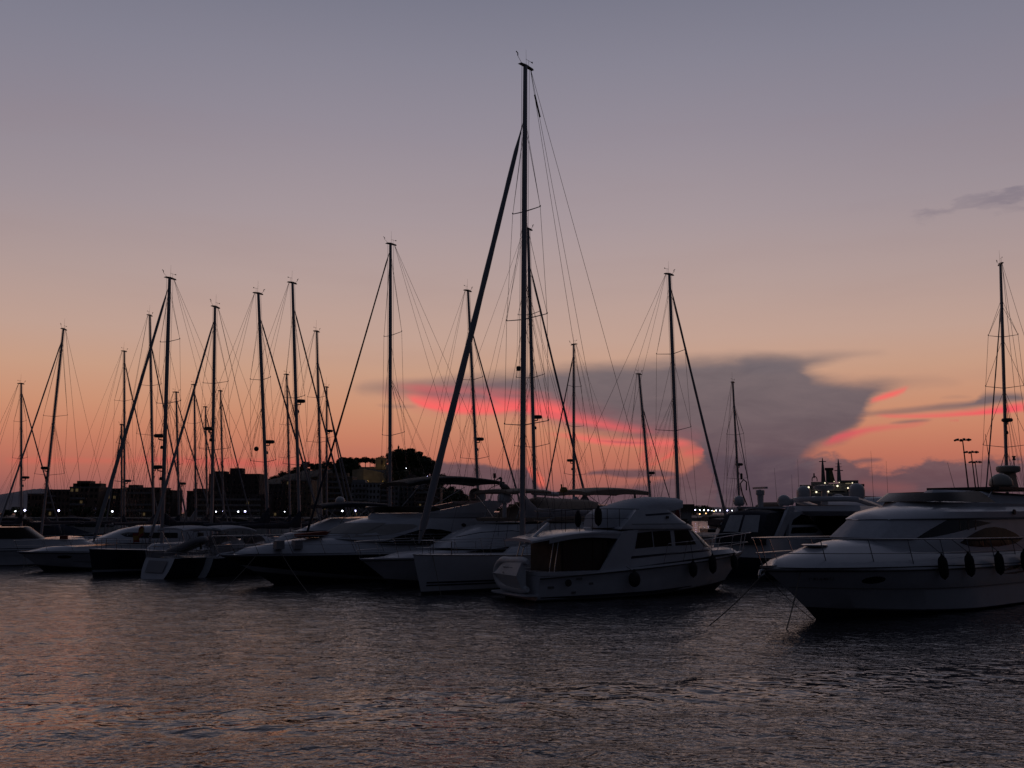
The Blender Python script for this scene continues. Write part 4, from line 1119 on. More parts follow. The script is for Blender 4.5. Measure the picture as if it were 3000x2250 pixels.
tp_ = MB(); tp_.tube([(3.4, 1.0, 4.12), (3.5, .6, 4.18), (3.5, -.4, 4.18), (3.4, -.8, 4.12)], [.08, .22, .22, .08], 10); tp_.build('covered_dinghy', TAN, m6)
whip(m6, (3.0, -.7, 4.1), (2.8, -.7, 6.4)); whip(m6, (3.2, -1.6, 4.1), (3.2, -1.6, 6.0))
bow_rail(m6, r6[0], 6.0, .9, 6, r=.018)
# ---- large flybridge yacht seen from the stern, right
th = R(47); q = at(2432, 1560, 58)
F7 = Frame(q.x, 58, th, -.45)
m7 = thing('motor_yacht', 'large white flybridge yacht seen from its stern with a black cockpit opening', 'motor yacht', F7.o, F7.th)
r7, h7 = power_hull(m7, 18.0, 15.5, 5.0, 1.6, 1.9, k=1.2, m=GEL)
cabin([plan_ring(.2, 16.0, 2.2, 1.58, 1.8, .4, 2.0), plan_ring(.3, 15.0, 2.1, 2.3, 2.3, .4, 2.0)]).build('foredeck', GEL, m7)
H7 = cabin([plan_ring(2.0, 13.0, 2.15, 2.2, 2.3, .5, 2.2), plan_ring(2.0, 11.6, 1.95, 4.0, 3.9, .45, 2.2)]).build('saloon', GEL, m7)
window(m7, host_tree([H7]), [(3.5, 2.7), (4.5, 3.5), (9.0, 3.6), (10.5, 3.0), (9.0, 2.7)], GLASS)
dkd = MB(); dkd.box((1.96, .1, 2.95), (.1, 3.4, 2.1)); dkd.build('saloon_door', GLASS, m7)
for sg in (1, -1):
    a = MB(); a.prism([(.4, 1.6), (2.0, 1.6), (2.4, 4.1), (1.6, 4.1), (1.1, 2.6)], sg * 2.1 - .1, sg * 2.1 + .1); a.build('cockpit_wing', GEL, m7)
FB7 = cabin([plan_ring(-.6, 12.0, 2.25, 4.02, 4.0, .45, 2.2), plan_ring(-.9, 12.2, 2.35, 4.3, 4.2, .45, 2.2), plan_ring(-.7, 11.6, 2.2, 4.62, 4.45, .45, 2.2)]).build('flybridge', GEL, m7)
cabin([plan_ring(3.2, 10.8, 2.0, 4.6, 4.42, .3, 2.2), plan_ring(3.6, 9.0, 1.8, 5.05, 4.9, .3, 2.2), plan_ring(4.2, 7.0, 1.5, 5.2, 5.15, .3, 2.2)]).build('flybridge_coaming', GEL, m7)
rl7 = MB(); rl7.tube([(3.0, -2.0, 4.5), (-.5, -1.95, 4.98), (-.7, -1.4, 5.02), (-.7, 1.4, 5.02), (-.5, 1.95, 4.98), (3.0, 2.0, 4.5)], .16, 8); rl7.build('flybridge_bulwark', GEL, m7)
dome_mb((-.2, 1.5, 4.98), .42, .86).build('satellite_dome', DOME, m7)
dome_mb((.6, -1.5, 4.98), .46, .98).build('satellite_dome', DOME, m7)
dome_mb((.2, -.5, 4.9), .38, .42).build('satellite_dome', DOME, m7)
rm = MB(); rm.lathe([(0, 0), (.22, 0), (.16, .8), (.6, .95), (.64, 1.15), (0, 1.2)], (.5, .5, 4.7), 16); rm.build('radar_mast', DOME, m7)
whip(m7, (.2, 2.0, 4.9), (.2, 2.0, 7.5)); whip(m7, (1.8, -2.0, 4.9), (1.5, -2.1, 7.9)); whip(m7, (4.0, -2.0, 4.6), (4.0, -2.0, 7.4))
sp = MB(); sp.lathe([(0, 0), (.1, 0), (.1, .05), (0, .05)], (2.6, -2.12, 3.6), 10, 'Y'); sp.build('loudspeaker', DARKM, m7)
# ---- flybridge yacht behind the older cruiser with a tan bimini
th = R(220); q = at(1740, 1500, 62)
F8 = Frame(q.x - 4.0 * math.cos(th), 62 - 4.0 * math.sin(th), th)
m8 = thing('motor_yacht', 'white flybridge yacht with a long tan bimini behind the older cruiser', 'motor yacht', F8.o, F8.th)
r8, h8 = power_hull(m8, 14.5, 12.6, 4.4, 1.6, 1.6, k=1.2, m=GEL)
H8 = cabin([plan_ring(.3, 11.5, 1.85, 1.58, 1.6, .45, 2.2), plan_ring(.5, 9.2, 1.7, 3.2, 3.0, .42, 2.2)]).build('saloon', GEL, m8)
window(m8, host_tree([H8]), [(8.5, 2.2), (7, 2.6), (3, 2.7), (3, 2.2)], GLASS)
cabin([plan_ring(-.2, 7.4, 1.8, 3.2, 3.1, .42, 2.2), plan_ring(-.2, 6.8, 1.8, 3.9, 3.8, .42, 2.2), plan_ring(.2, 5.6, 1.6, 4.25, 4.2, .42, 2.2)]).build('flybridge', GEL, m8)
bimini(m8, .4, 6.2, 1.5, 5.22, TAN, thick=.2, droop=.25)
for x, h in ((7.4, .6), (6.6, .7)):
    c = MB(); c.lathe([(0, 0), (.34, 0), (.3, h * .6), (.1, h), (0, h)], (x - 1.0, .8, 4.15), 10); c.build('seat_cover', WCANV, m8)
yl = MB(); yl.tube([(7.2, .6, 4.2), (7.2, .6, 5.0)], .03, 6); yl.lathe([(0, 0), (.22, 0), (.26, .14), (.18, .32), (0, .34)], (7.2, .6, 5.0), 12); yl.tube([(7.35, .6, 5.2), (7.4, .6, 5.5)], .05, 6); yl.build('searchlight', mat('yellow_lamp_cover', (.22, .15, .03), .6), m8)
# ---- motor yacht behind the near yacht, far right
# dinghy and flag at the sterns on the left

# ------------------------------------------------------------------ sailing boats
def sail_hull(t, L, B, fs, fb, m, stripes=None, plumb=0.35, rev=0.5, stern_w=0.80, deckm=GEL, ov_m=None):
    """sailing hull: stern at x 0, bow tip at x L; rounded sections; reverse transom"""
    n = 36; b2 = B / 2
    def plan(s, w, e): 
        if s < .42: return w * (stern_w + (1 - stern_w) * math.sin(s / .42 * math.pi / 2))
        return w * max(0, 1 - ((s - .42) / .58) ** e)
    rows = []
    def row(zf, w, e, xs, xe):
        r = []
        for i in range(n):
            s = i / (n - 1); r.append(Vector((xs + (xe - xs) * s, plan(s, w, e), zf(s))))
        return r
    sh = lambda s: fs + (fb - fs) * s ** 1.6 - 0.06 * math.sin(s * math.pi)
    for frac, wk, e in ((1, 1, 1.75), (.82, .995, 1.72), (.62, .98, 1.68), (.40, .94, 1.62), (.24, .885, 1.58), (.16, .855, 1.56), (.08, .82, 1.55), (-.12, .66, 1.5)):
        zf = (lambda f: (lambda s: sh(s) * f))(frac)
        rows.append(row(zf, b2 * wk, e, rev * (1 - frac) * -1 + 0, L - plumb * (1 - frac)))
    rows.append(row(lambda s: -0.55 + .3 * s ** 3, b2 * .05, 1.5, -rev, L - plumb * 1.2))
    hm = MB()
    if stripes:
        hull_faces(hm, rows, 0, 4); hull_faces(hm, rows, 5, 6)
    else: hull_faces(hm, rows, 0, 6)
    hull = hm.build('hull', m, t, ang=60)
    if stripes:
        sb = MB(); hull_faces(sb, rows, 4, 5); sb.build('boot_stripe', stripes, t, ang=60)
    bt = MB(); hull_faces(bt, rows, 6, 8); bt.build('hull_bottom', ANTI, t, ang=60)
    tm = MB(); transom_faces(tm, rows); tm.build('transom', ov_m or m, t)
    dk = MB(); deck_faces(dk, rows[0], .03, .02, .08); dk.build('deck', deckm, t)
    tr = MB()
    for sg in (1, -1): tr.tube([(p.x, p.y * sg, p.z) for p in rows[0]], .025, 5)
    tr.build('toe_rail', STEEL, t)
    return rows, hull

def wires(paths, r, name, m, t):
    mb = MB()
    for p in paths: mb.tube(p, r, 4, cap=False)
    return mb.build(name, m, t, ang=180)

def rig(t, mx, mt, zdeck, L, B, row, spr, half, dia, jib=None, boom=None, radars=(), wr=.011, mastm=ALU, sailm=SAILC, twin_back=True, vane=1, ant=0.9, inner=True, foot=None, mastx_t=None):
    """mast at (mx, 0), top point mt (x, y, z) in the boat frame, spreaders at heights spr with half spans"""
    base = Vector((mx, 0, zdeck)); top = Vector(mt)
    def P(z): return base.lerp(top, (z - base.z) / (top.z - base.z))
    mm = MB()
    rings = []
    zs = [base.z, base.z + (top.z - base.z) * .75, top.z]
    for z, k in zip(zs, (1, 1, .78)):
        c = P(z); rings.append([c + Vector((dia * .62 * k * math.cos(a), dia * .46 * k * math.sin(a), 0)) for a in [2 * math.pi * i / 12 for i in range(12)]])
    mm.loft(rings); mast = mm.build('mast', mastm, t)
    hd = MB()
    hd.prism([(-.45 * dia / .2, -.02), (.38 * dia / .2, .0), (.30 * dia / .2, .07), (0, .11), (-.40 * dia / .2, .05)], -dia * .3, dia * .3); hd.v = [tuple(Vector(p) + top + Vector((0, 0, 0))) for p in hd.v]
    hd.build('masthead', DARKM, mast)
    an = MB(); k = .8 * dia / .2
    an.tube([top + Vector((.22 * k, 0, .05)), top + Vector((.62 * k, .05, .34 * k))], .012 * k, 4); an.tube([top + Vector((.60 * k, .05, .34 * k)), top + Vector((.60 * k, .05, .46 * k)), top + Vector((.72 * k, .05, .52 * k))], .028 * k, 5)
    an.build('wind_sensor', DARKM, mast)
    vn = MB(); q = top + Vector((-.25 * k, 0, .05))
    vn.tube([q, q + Vector((0, 0, .34 * k))], .009 * k, 4); vn.tube([q + Vector((-.28 * k, 0, .34 * k)), q + Vector((.2 * k, 0, .36 * k))], .009 * k, 4); vn.prism([(-.30 * k, .30 * k), (-.14 * k, .34 * k), (-.30 * k, .40 * k)], -.008, .008)
    nv = len(vn.v) - 6
    vn.v[nv:] = [tuple(Vector(p) + q) for p in vn.v[nv:]]
    vn.build('wind_vane', DARKM, mast)
    if ant: whip(mast, top + Vector((-.05, .03, 0)), top + Vector((-.03, .03, ant)), .008)
    tips = []
    for z, h in zip(spr, half):
        c = P(z)
        for sg in (1, -1):
            tip = c + Vector((-.16 * h, sg * h, .10 * h))
            sm = MB(); sm.tube([c + Vector((-.02, sg * dia * .35, 0)), tip], [.042 * k, .03 * k], 6, sy=.6); sm.tube([tip, tip + Vector((0, 0, .07))], .035 * k, 6)
            sm.build('spreader', mastm, mast)
            tips.append((sg, tip))
    lines = []
    chain_x = mx - .35
    pr = row_at(row, chain_x)
    zt = jib[0] if jib else top.z - .2
    for sg in (1, -1):
        ch = Vector((chain_x, sg * (pr.y - .12), pr.z))
        mine = [tp for s_, tp in tips if s_ == sg]
        path = [P(min(top.z - .15, zt + .3))] + list(reversed(mine)) + [ch]
        lines.append(path)
        prev = None
        for j, tp in enumerate(mine):
            nxt = spr[j + 1] if j + 1 < len(spr) else zt
            lines.append([tp, P(nxt - .1)])
        lines.append([P(spr[0] - .1) if spr else P(zt), Vector((chain_x - .5, sg * (pr.y - .15), pr.z))])
        lines.append([P(spr[0] - .12) if spr else P(zt), Vector((chain_x + .8, sg * (pr.y - .25), pr.z))])
        if twin_back:
            lines.append([top + Vector((-.4 * k, 0, 0)), Vector((.15, sg * row[0].y * .8, row[0].z))])
    if not twin_back:
        lines.append([top + Vector((-.4 * k, 0, 0)), Vector((.1, 0, row[0].z))])
    # halyards beside the mast and the topping lift
    lines.append([top + Vector((-.3 * k, 0, 0)), P(base.z + 1.2) + Vector((-dia * .9, 0.03, 0))])
    lines.append([top + Vector((.25 * k, 0, 0)), P(base.z + 1.0) + Vector((dia * 1.1, -.04, 0))])
    if boom: lines.append([top + Vector((-.38 * k, 0, 0)), Vector((mx - boom[0], 0, zdeck + boom[1] + .25))])
    if jib and jib[0] < top.z - .8 and inner: pass
    wires(lines, wr, 'rigging', WIRE, t)
    if jib:
        zj, bx, bz, r0, r1 = jib
        a = P(zj) + Vector((dia * .5, 0, 0)); b = Vector((bx, 0, bz))
        n = 26; pts = []; rs = []
        for i in range(n):
            u = i / (n - 1); p = a.lerp(b, u); p.z -= .10 * math.sin(u * math.pi)
            pts.append(p)
            if u < .035: rs.append(.015)
            elif u < .05: rs.append(.05)
            elif u > .965: rs.append(.04)
            else: rs.append((r0 + (r1 - r0) * u) * (1 + .06 * math.sin(i * 2.1)))
        jm = MB(); jm.tube(pts, rs, 9); jm.build('furled_jib', sailm, t)
        fdm = MB(); fdm.lathe([(0, -.16), (.10, -.16), (.10, -.13), (.045, -.11), (.045, .10), (.10, .12), (.10, .15), (0, .15)], b.lerp(a, .02), 12); fdm.build('furling_drum', DARKM, t)
    if boom:
        ln, hz, cm = boom[0], boom[1], boom[2]
        bm_ = MB(); bm_.tube([(mx - .1, 0, zdeck + hz), (mx - ln, 0, zdeck + hz + .1)], [.10, .085], 8); bm_.build('boom', mastm, t)
        if cm:
            hgt = boom[3] if len(boom) > 3 else .38
            rr = []
            for i in range(13):
                u = i / 12; x = mx - .12 - (ln - .3) * u; top_ = hgt * (1.55 * max(0, 1 - u * 5.5) ** 1.3 + 1.0 - .45 * u + .03 * math.sin(i * 1.9)); w = .15 + .03 * math.sin(i * 2.3)
                z0 = zdeck + hz + .1 * u - .09
                rr.append([Vector((x, w * math.sin(a), z0 + top_ * .5 - top_ * .5 * math.cos(a))) for a in [2 * math.pi * k2 / 10 for k2 in range(10)]])
            sc_ = MB(); sc_.loft(rr); sc_.build('sail_cover', cm, t)
            ll = []
            if spr:
                for sg in (1, -1):
                    h0 = P(min(spr[-1], zdeck + (top.z - zdeck) * .55))
                    for u in (.35, .6, .85): ll.append([h0, Vector((mx - ln * u, sg * .17, zdeck + hz + .1))])
                wires(ll, wr * .75, 'lazy_jacks', WIRE, t)
    for z, sgn, kind in radars:
        c = P(z)
        rb = MB(); x = sgn * (dia * .6 + .32)
        rb.tube([c + Vector((sgn * dia * .4, 0, -.16)), c + Vector((x, 0, -.12)), c + Vector((x, 0, 0))], .04, 6)
        rb.lathe([(0, 0), (.24, 0), (.31, .05), (.32, .13), (.28, .21), (0, .23)], tuple(c + Vector((x, 0, 0))), 18)
        rb.build('radar', DARKM, mast)
        if kind:
            dl = MB(); dl.lathe([(0, -.1), (.09, -.1), (.10, .02), (.06, .1), (0, .1)], tuple(c + Vector((sgn * (dia * .5 + .1), 0, -.62))), 8); dl.build('deck_light', DARKM, mast)
    return mast

def coachroof(t, L, mx, row, zd, w=1.0, x0=.32, x1=.74, h=.5):
    c = cabin([plan_ring(L * x0, L * x1, w, zd - .05, zd + .02, .3, 2.0), plan_ring(L * x0 + .1, L * x1 - .5, w * .88, zd + h, zd + h * .75, .3, 2.0)]).build('coachroof', GEL, t)
    tr = host_tree([c])
    window(t, tr, [(L * .40, zd + h * .35), (L * .58, zd + h * .35), (L * .60, zd + h * .5), (L * .58, zd + h * .65), (L * .40, zd + h * .68)], GLASS)
    return c
def stern_rail(t, row, L, sprayhood=None, bimini=None):
    mb = MB(); h = .62
    xs = [.15 * L / 12, 1.2, 2.2]
    for fr in (1, .5):
        pts = []
        for sg in (1, -1):
            q = [Vector((x, sg * (row_at(row, x).y - .1), row_at(row, x).z + h * fr)) for x in xs]
            pts += list(reversed(q)) if sg == 1 else q
        mb.tube(pts, .015, 6)
    for x in xs:
        for sg in (1, -1):
            p = row_at(row, x); mb.tube([(x, sg * (p.y - .1), p.z), (x, sg * (p.y - .1), p.z + h)], .014, 6)
    mb.build('stern_rail', STEEL, t)
def life_rail(t, row, L, x0=2.4):
    mb = MB(); n = max(4, int(L / 2.2)); h = .6
    xs = [x0 + (L * .90 - x0) * i / (n - 1) for i in range(n)]
    for sg in (1, -1):
        for fr in (1, .5):
            mb.tube([Vector((x, sg * (row_at(row, x).y - .08), row_at(row, x).z + h * fr)) for x in xs], .008, 4)
        for x in xs:
            p = row_at(row, x); mb.tube([(x, sg * (p.y - .08), p.z), (x, sg * (p.y - .08), p.z + h)], .014, 5)
    mb.build('lifelines', STEEL, t)
    pm = MB(); tip = row[-1]
    for fr, rr in ((1, .018), (.5, .013)):
        s = []
        for x in (L * .90, L * .95, L - .15):
            p = row_at(row, x); s.append(Vector((x, max(.12, p.y - .05), p.z + .66 * fr)))
        pm.tube(smooth_curve(s + [Vector((tip.x + .1, 0, tip.z + .7 * fr))] + [Vector((p.x, -p.y, p.z)) for p in reversed(s)], 24), rr, 6)
    for x in (L * .90, L * .955):
        p = row_at(row, x)
        for sg in (1, -1): pm.tube([(x, sg * max(.1, p.y - .05), p.z), (x, sg * max(.1, p.y - .05), p.z + .64)], .015, 6)
    pm.build('pulpit', STEEL, t)

def sail_yacht(label, top, base, Y, bow_px=None, away=False, deg=None, hullm=GEL, L=None, J=None, jf=.94, jr=(.045, .075), spr=(), half=.0, dia=.19, radars=(), boomc=SAILB, stripes=None, extras=True,
               group='sailing yachts moored in the harbour', mastm=ALU, sailm=SAILC, jib=True, detail=1, ant=.9, wr=.011, frac_x=.60, beam=.29, name='sailing_yacht', boomh=1.15, zdeck=1.35, twin=True, hood=None, boomlen=None, cover_h=.36, rev=.45, ov_m=None):
    """one sailing yacht from its mast: top and foot in the photograph at depth Y; bow points so that the jib meets bow_px"""
    b = at(base[0], base[1], Y); t0 = at(top[0], top[1], Y)
    zd = zdeck
    k = (zd - b.z) / (t0.z - b.z); foot = b.lerp(t0, k)
    H = t0.z - zd
    L = L or H * .80
    J = J or L * (1 - frac_x)
    if deg is None:
        best = None
        for a in range(0, 3600):
            th = R(a / 10)
            bx, by = foot.x + J * math.cos(th), foot.y + J * math.sin(th)
            if (by > foot.y) != away: continue
            px = CX + bx / (by * math.cos(PITCH) + (zd - CAM_H) * math.sin(PITCH)) * F_PX
            e = abs(px - bow_px)
            if best is None or e < best[0]: best = (e, th)
        th = best[1]
    else: th = R(deg)
    mx = L - J
    F = Frame(foot.x - mx * math.cos(th), foot.y - mx * math.sin(th), th)
    t = thing(name, label, 'sailboat', F.o, th, group)
    row, hull = sail_hull(t, L, L * beam, zd - .18, zd + .12, hullm, stripes, rev=rev, ov_m=ov_m)
    tl = F.loc(t0)
    sp = []
    for py in spr:
        u = (at(base[0], py, Y).z - zd) / H; sp.append(zd + H * u)
    sp = sorted(sp)
    n = len(sp)
    hv = [(half or L * .085) * (1 - .18 * i) for i in range(n)]
    rd = []
    for py, sgn in radars:
        # sgn: side of the picture the radar sits on -> forward or aft of the mast
        fwd = 1 if (math.cos(th) > 0) == (sgn > 0) else -1
        rd.append((at(base[0], py, Y).z, fwd, True))
    if extras: coachroof(t, L, mx, row[0], zd - .08, w=L * .09)
    bl = boomlen or (L * .40)
    rig(t, mx, (tl.x, tl.y, tl.z), zd + (.3 if extras else 0), L, L * beam, row[0], sp, hv, dia,
        jib=(zd + H * jf, L - .25, zd + .55, jr[0], jr[1]) if jib else None,
        boom=(bl, boomh, boomc, cover_h) if boomc else None, radars=rd, mastm=mastm, sailm=sailm, twin_back=twin, ant=ant, wr=wr)
    if detail:
        stern_rail(t, row[0], L); life_rail(t, row[0], L)
    if hood:
        hd = MB(); z = zd + .25
        rr = []
        for i in range(6):
            u = i / 5; x = L * .30 + L * .09 * u; h = .85 * math.cos(u * 1.35) ** .6 + .05; w = 1.25
            rr.append([Vector((x, w * math.cos(a), z + h * max(0.0, math.sin(a)) ** .7)) for a in [math.pi * k2 / 10 for k2 in range(11)]])
        hd.loft(rr, closed=False, cap=False); hd.build('sprayhood', hood, t)
    return t, F, row, L, mx

# ---- the big white sloop in the middle
TH = R(228); P = onwater(1230, 1743)
LS = 18.6
FS = Frame(P.x - (LS - .45) * math.cos(TH), P.y - (LS - .45) * math.sin(TH), TH)
s1 = thing('sailing_yacht', 'big white sloop with the tallest mast, twin dark stripes along its waterline', 'sailboat', FS.o, TH, 'sailing yachts moored in the harbour')
row, hs = sail_hull(s1, LS, 4.9, 1.62, 1.84, GEL, None, plumb=.55, rev=.7)
hts = host_tree([hs])
for a, b in ((.34, .41), (.46, .54)):
    window(s1, hts, [(1, a - .05), (6, a - .05), (12, a), (LS - 2, a + .03), (LS - .75, a + .04), (LS - .75, b + .04), (LS - 2, b + .03), (12, b), (6, b - .05), (1, b - .05)], BOOT, name='boot_stripe')
window(s1, hts, [(6, 1.26), (12.5, 1.34), (12.5, 1.36), (6, 1.28)], DARKM, name='cove_line')
coachroof(s1, LS, 10, row[0], 1.70, w=1.45, x0=.22, x1=.66, h=.42)
m_top, m_base = FS.side(1539, 195), FS.side(1530, 1615)
mx = m_base[0]
sp_z = [FS.side(1532, py)[1] for py in (1245, 935, 618)]
rig(s1, mx, (m_top[0], 0, m_top[1]), 1.85, LS, 4.9, row[0], sp_z, [1.55, 1.45, 1.0], .285,
    jib=(FS.side(1525, 352)[1], LS - .35, 2.35, .115, .185), boom=(6.8, 1.75, SAILC, .5), radars=(), wr=.014, mastm=ALU, sailm=SAILC, ant=1.0)
dl = MB(); q = Vector((mx, 0, FS.side(1532, 1083)[1])).lerp(Vector((m_top[0], 0, m_top[1])), .0); dl.lathe([(0, -.1), (.10, -.1), (.13, .06), (.1, .14), (0, .14)], (mx + .28, 0, FS.side(1532, 1083)[1]), 10); dl.build('deck_light', DARKM, s1)
rf = MB(); p0 = Vector((m_top[0] - .5, 0, m_top[1] - .6)); p1 = Vector((0.2, 0, 1.6)); a_ = p0.lerp(p1, .03); b_ = p0.lerp(p1, .075)
rf.tube([a_, b_], .05, 7); rf.build('radar_reflector', DARKM, s1)
life_rail(s1, row[0], LS); stern_rail(s1, row[0], LS)
kb = MB(); kb.tube([(mx - .1, 0, 2.6), (mx - 2.6, 0, 3.55)], .06, 6); kb.build('boom_vang', ALU, s1)
rope('mooring_line', FS.wor((LS - .9, .35, 1.8)), onwater(1294, 1754, -.1), .0, .018, 'dark line dropping straight down the big white sloop hull from its foredeck')

# ---- the fleet behind: (label, mast top, mast foot, depth, ...)
G2 = 'sailing yachts moored in the harbour'
fleet = [
 dict(label='sailboat at the far left with a lean mast and two jibs rolled to its right', top=(62, 1125), base=(62, 1575), Y=84, bow_px=185, away=True, spr=(1236, 1344), radars=((1402, 1),), dia=.17, hullm=GEL),
 dict(label='sailboat with a raked pale mast beside the low white cabin at the far left', top=(186, 965), base=(120, 1580), Y=75, bow_px=-25, away=False, spr=(1220, 1392), radars=((1376, -1),), dia=.19, L=14.5, zdeck=1.4, boomc=SAILB),
 dict(label='sailboat with a taller slim mast close beside a short one, left of the black sloop', top=(364, 1030), base=(364, 1560), Y=86, bow_px=480, away=True, spr=(1175, 1412), radars=((1412, 1),), dia=.18),
 dict(label='small sailboat whose short mast stands close against a taller one', top=(356, 1245), base=(356, 1560), Y=84, bow_px=300, away=True, spr=(1300, 1411), dia=.15),
 dict(label='sailboat with the mast just left of the tallest mast on the left side', top=(439, 925), base=(450, 1555), Y=78, bow_px=560, away=True, spr=(1130, 1275), radars=((1374, 1),), dia=.19, jf=.87),
 dict(label='sailboat with a thin short mast just right of the black sloop tall mast', top=(516, 1150), base=(525, 1545), Y=86, bow_px=640, away=True, spr=(1178, 1362), radars=((1420, 1),), dia=.17),
 dict(label='sailboat with the mast midway between the two tall left masts', top=(569, 1128), base=(574, 1530), Y=88, bow_px=680, away=True, spr=(1241, 1348), dia=.17, boomc=SAILC, cover_h=.6),
 dict(label='sailboat with a short mast close left of the second tall left mast', top=(602, 1193), base=(607, 1535), Y=92, bow_px=690, away=True, spr=(1313,), dia=.16),
 dict(label='tall sloop with its jib sloping down left across the black sloop mast', top=(630, 900), base=(619, 1572), Y=64, bow_px=425, away=False, spr=(1123, 1318), radars=((1262, -1),), dia=.21, jr=(.06, .10), L=15, boomc=SAILB),
 dict(label='sailboat with a thin mast in front of the flat topped tower block', top=(646, 1146), base=(655, 1540), Y=86, bow_px=752, away=True, spr=(1345,), dia=.15),
 dict(label='sailboat with a stepped mast left of the flag on the hill slope', top=(840, 1098), base=(850, 1530), Y=84, bow_px=950, away=True, spr=(1245, 1342), dia=.17),
 dict(label='sailboat with the mast nearest the left of the wooded hill top', top=(928, 972), base=(940, 1470), Y=70, bow_px=1062, away=True, spr=(1165, 1296), dia=.17, jf=.85),
 dict(label='small sailboat with a short mast in front of the hill trees', top=(957, 1135), base=(957, 1470), Y=86, bow_px=1040, away=True, spr=(1283,), radars=((1265, 1),), dia=.16),
 dict(label='tall sloop in front of the castle hill with a dark jib slanting far left', top=(1144, 716), base=(1142, 1480), Y=62, bow_px=878, away=False, spr=(983, 1276), dia=.20, jr=(.04, .075), L=16.5, J=6.2, boomc=SAILC, jf=.97, sailm=SAILB),
 dict(label='sloop crossed by the big white sloop jib, radar on the right of its mast', top=(1371, 853), base=(1400, 1440), Y=66, bow_px=1560, away=True, spr=(1113, 1345), radars=((1290, 1),), dia=.20, jf=.86, L=15),
 dict(label='tall sloop whose mast stands just right of the tallest mast', top=(1547, 672), base=(1567, 1440), Y=62, bow_px=1752, away=True, spr=(922, 1107, 1310), radars=((1225, 1),), dia=.23, jf=.88, L=17, jr=(.06, .085)),
 dict(label='sailboat with an open bar radar halfway up its mast', top=(1681, 1010), base=(1681, 1440), Y=80, bow_px=1570, away=True, spr=(1133, 1250, 1392), dia=.20, radars=((1352, -1),), L=13.5),
 dict(label='sailboat with a leaning grey mast left of the red covered mast', top=(1872, 1097), base=(1904, 1452), Y=78, bow_px=2000, away=True, spr=(), dia=.20, jf=.8, radars=((1389, 1),), jr=(.03, .045)),
 dict(label='tall sloop with its lower mast wrapped in dark red canvas', top=(1961, 805), base=(1988, 1500), Y=60, bow_px=2152, away=True, spr=(1037, 1262), dia=.22, jf=.95, L=16.5, J=5.6, jr=(.06, .10), boomc=SAILR, cover_h=.5, hullm=GEL),
 dict(label='sailboat with a thin mast in front of the grey cloud column', top=(2147, 1121), base=(2166, 1480), Y=78, bow_px=2225, away=True, spr=(1274, 1403), radars=((1364, 1),), dia=.17, jf=.85, jr=(.03, .045)),
 dict(label='sailboat at the far right behind the near yacht radar tower', top=(2931, 775), base=(2951, 1440), Y=58, bow_px=2875, away=True, spr=(987, 1137, 1310), radars=((1238, -1),), dia=.21, jf=.86, jr=(.032, .05), L=15.5),
]
FL = {}
for d in fleet:
    d = dict(d); d['label'] = d['label']
    FL[d['label']] = sail_yacht(detail=0, **d)
# the black-hulled sloop with a plumb bow
sb = sail_yacht('black hulled sloop with a plumb bow and twin pale waterline stripes', (497, 816), (474, 1585), 61.6, deg=236, L=14.5, J=5.0, spr=(1001, 1182), radars=((1283, -1), (1374, -1)), dia=.22, hullm=NAVY, stripes=GREYH, jr=(.075, .13), zdeck=1.5, detail=1, jf=.96)
# two sloops lying with the transom to the camera
sa = sail_yacht('dark hulled sloop showing a white open transom with a grey panel', (757, 861), (784, 1535), 63, deg=57, L=13.8, beam=.235, frac_x=.60, spr=(1113, 1354), radars=((1298, 1),), dia=.21, hullm=NAVY, jf=.9, detail=1, zdeck=1.35, boomc=SAILB, cover_h=.55, rev=.5, ov_m=GEL, hood=WCANV)
sc2 = sail_yacht('dark hulled sloop with a rounded white transom under the grey dinghy', (857, 830), (877, 1535), 64.5, deg=58, L=14.0, beam=.235, frac_x=.60, spr=(1166, 1362), radars=((1178, 1),), dia=.21, hullm=NAVY, jf=.9, detail=1, zdeck=1.3, boomc=SAILB, cover_h=.5, rev=.3, ov_m=GEL, hood=WCANV)
FA, FB_ = sa[1], sc2[1]
pn = MB(); pn.add([(-.07, -.85, 1.02), (-.07, .85, 1.02), (-.36, .78, .36), (-.36, -.78, .36)], [(0, 1, 2, 3)]); pn.v = [(x - .06, y, z) for x, y, z in pn.v]; pn.build('transom_panel', HYPA, sa[0])
for t_, rows_ in ((sa[0], sa[2]), (sc2[0], sc2[2])):
    bimini(t_, .6, 3.4, 1.2, 2.85, WCANV, thick=.06, droop=.22)
# flag on its staff at the white transom
fl = thing('flag', 'red and yellow flag drooping from a staff above the white open transom', 'flag', FA.wor((.1, 1.3, 1.9)), FA.th)
st = MB(); st.tube([(0, 0, -.6), (-.35, .1, 1.3)], .015, 6); st.build('staff', WOOD, fl)
def flag_strip(u0, u1, m):
    mb = MB(); n = 14; vs = []
    for i in range(n):
        v = i / (n - 1)
        for u in (u0, u1):
            p = Vector((-.33 - .02 * v, 0.09 + .80 * v + .06 * math.sin(v * 9), 1.05 - .60 * u - .45 * v ** 1.3 + .10 * math.sin(v * 7 + u * 2) - .12 * u * v))
            vs.append(p + Vector((.06 * math.sin(v * 11 + u * 2.5), 0, 0)))
    mb.add(vs, [(2 * i, 2 * i + 1, 2 * i + 3, 2 * i + 2) for i in range(n - 1)])
    mb.build('flag_stripe', m, fl)
flag_strip(0, .25, REDF); flag_strip(.25, .75, YEL); flag_strip(.75, 1, REDF)
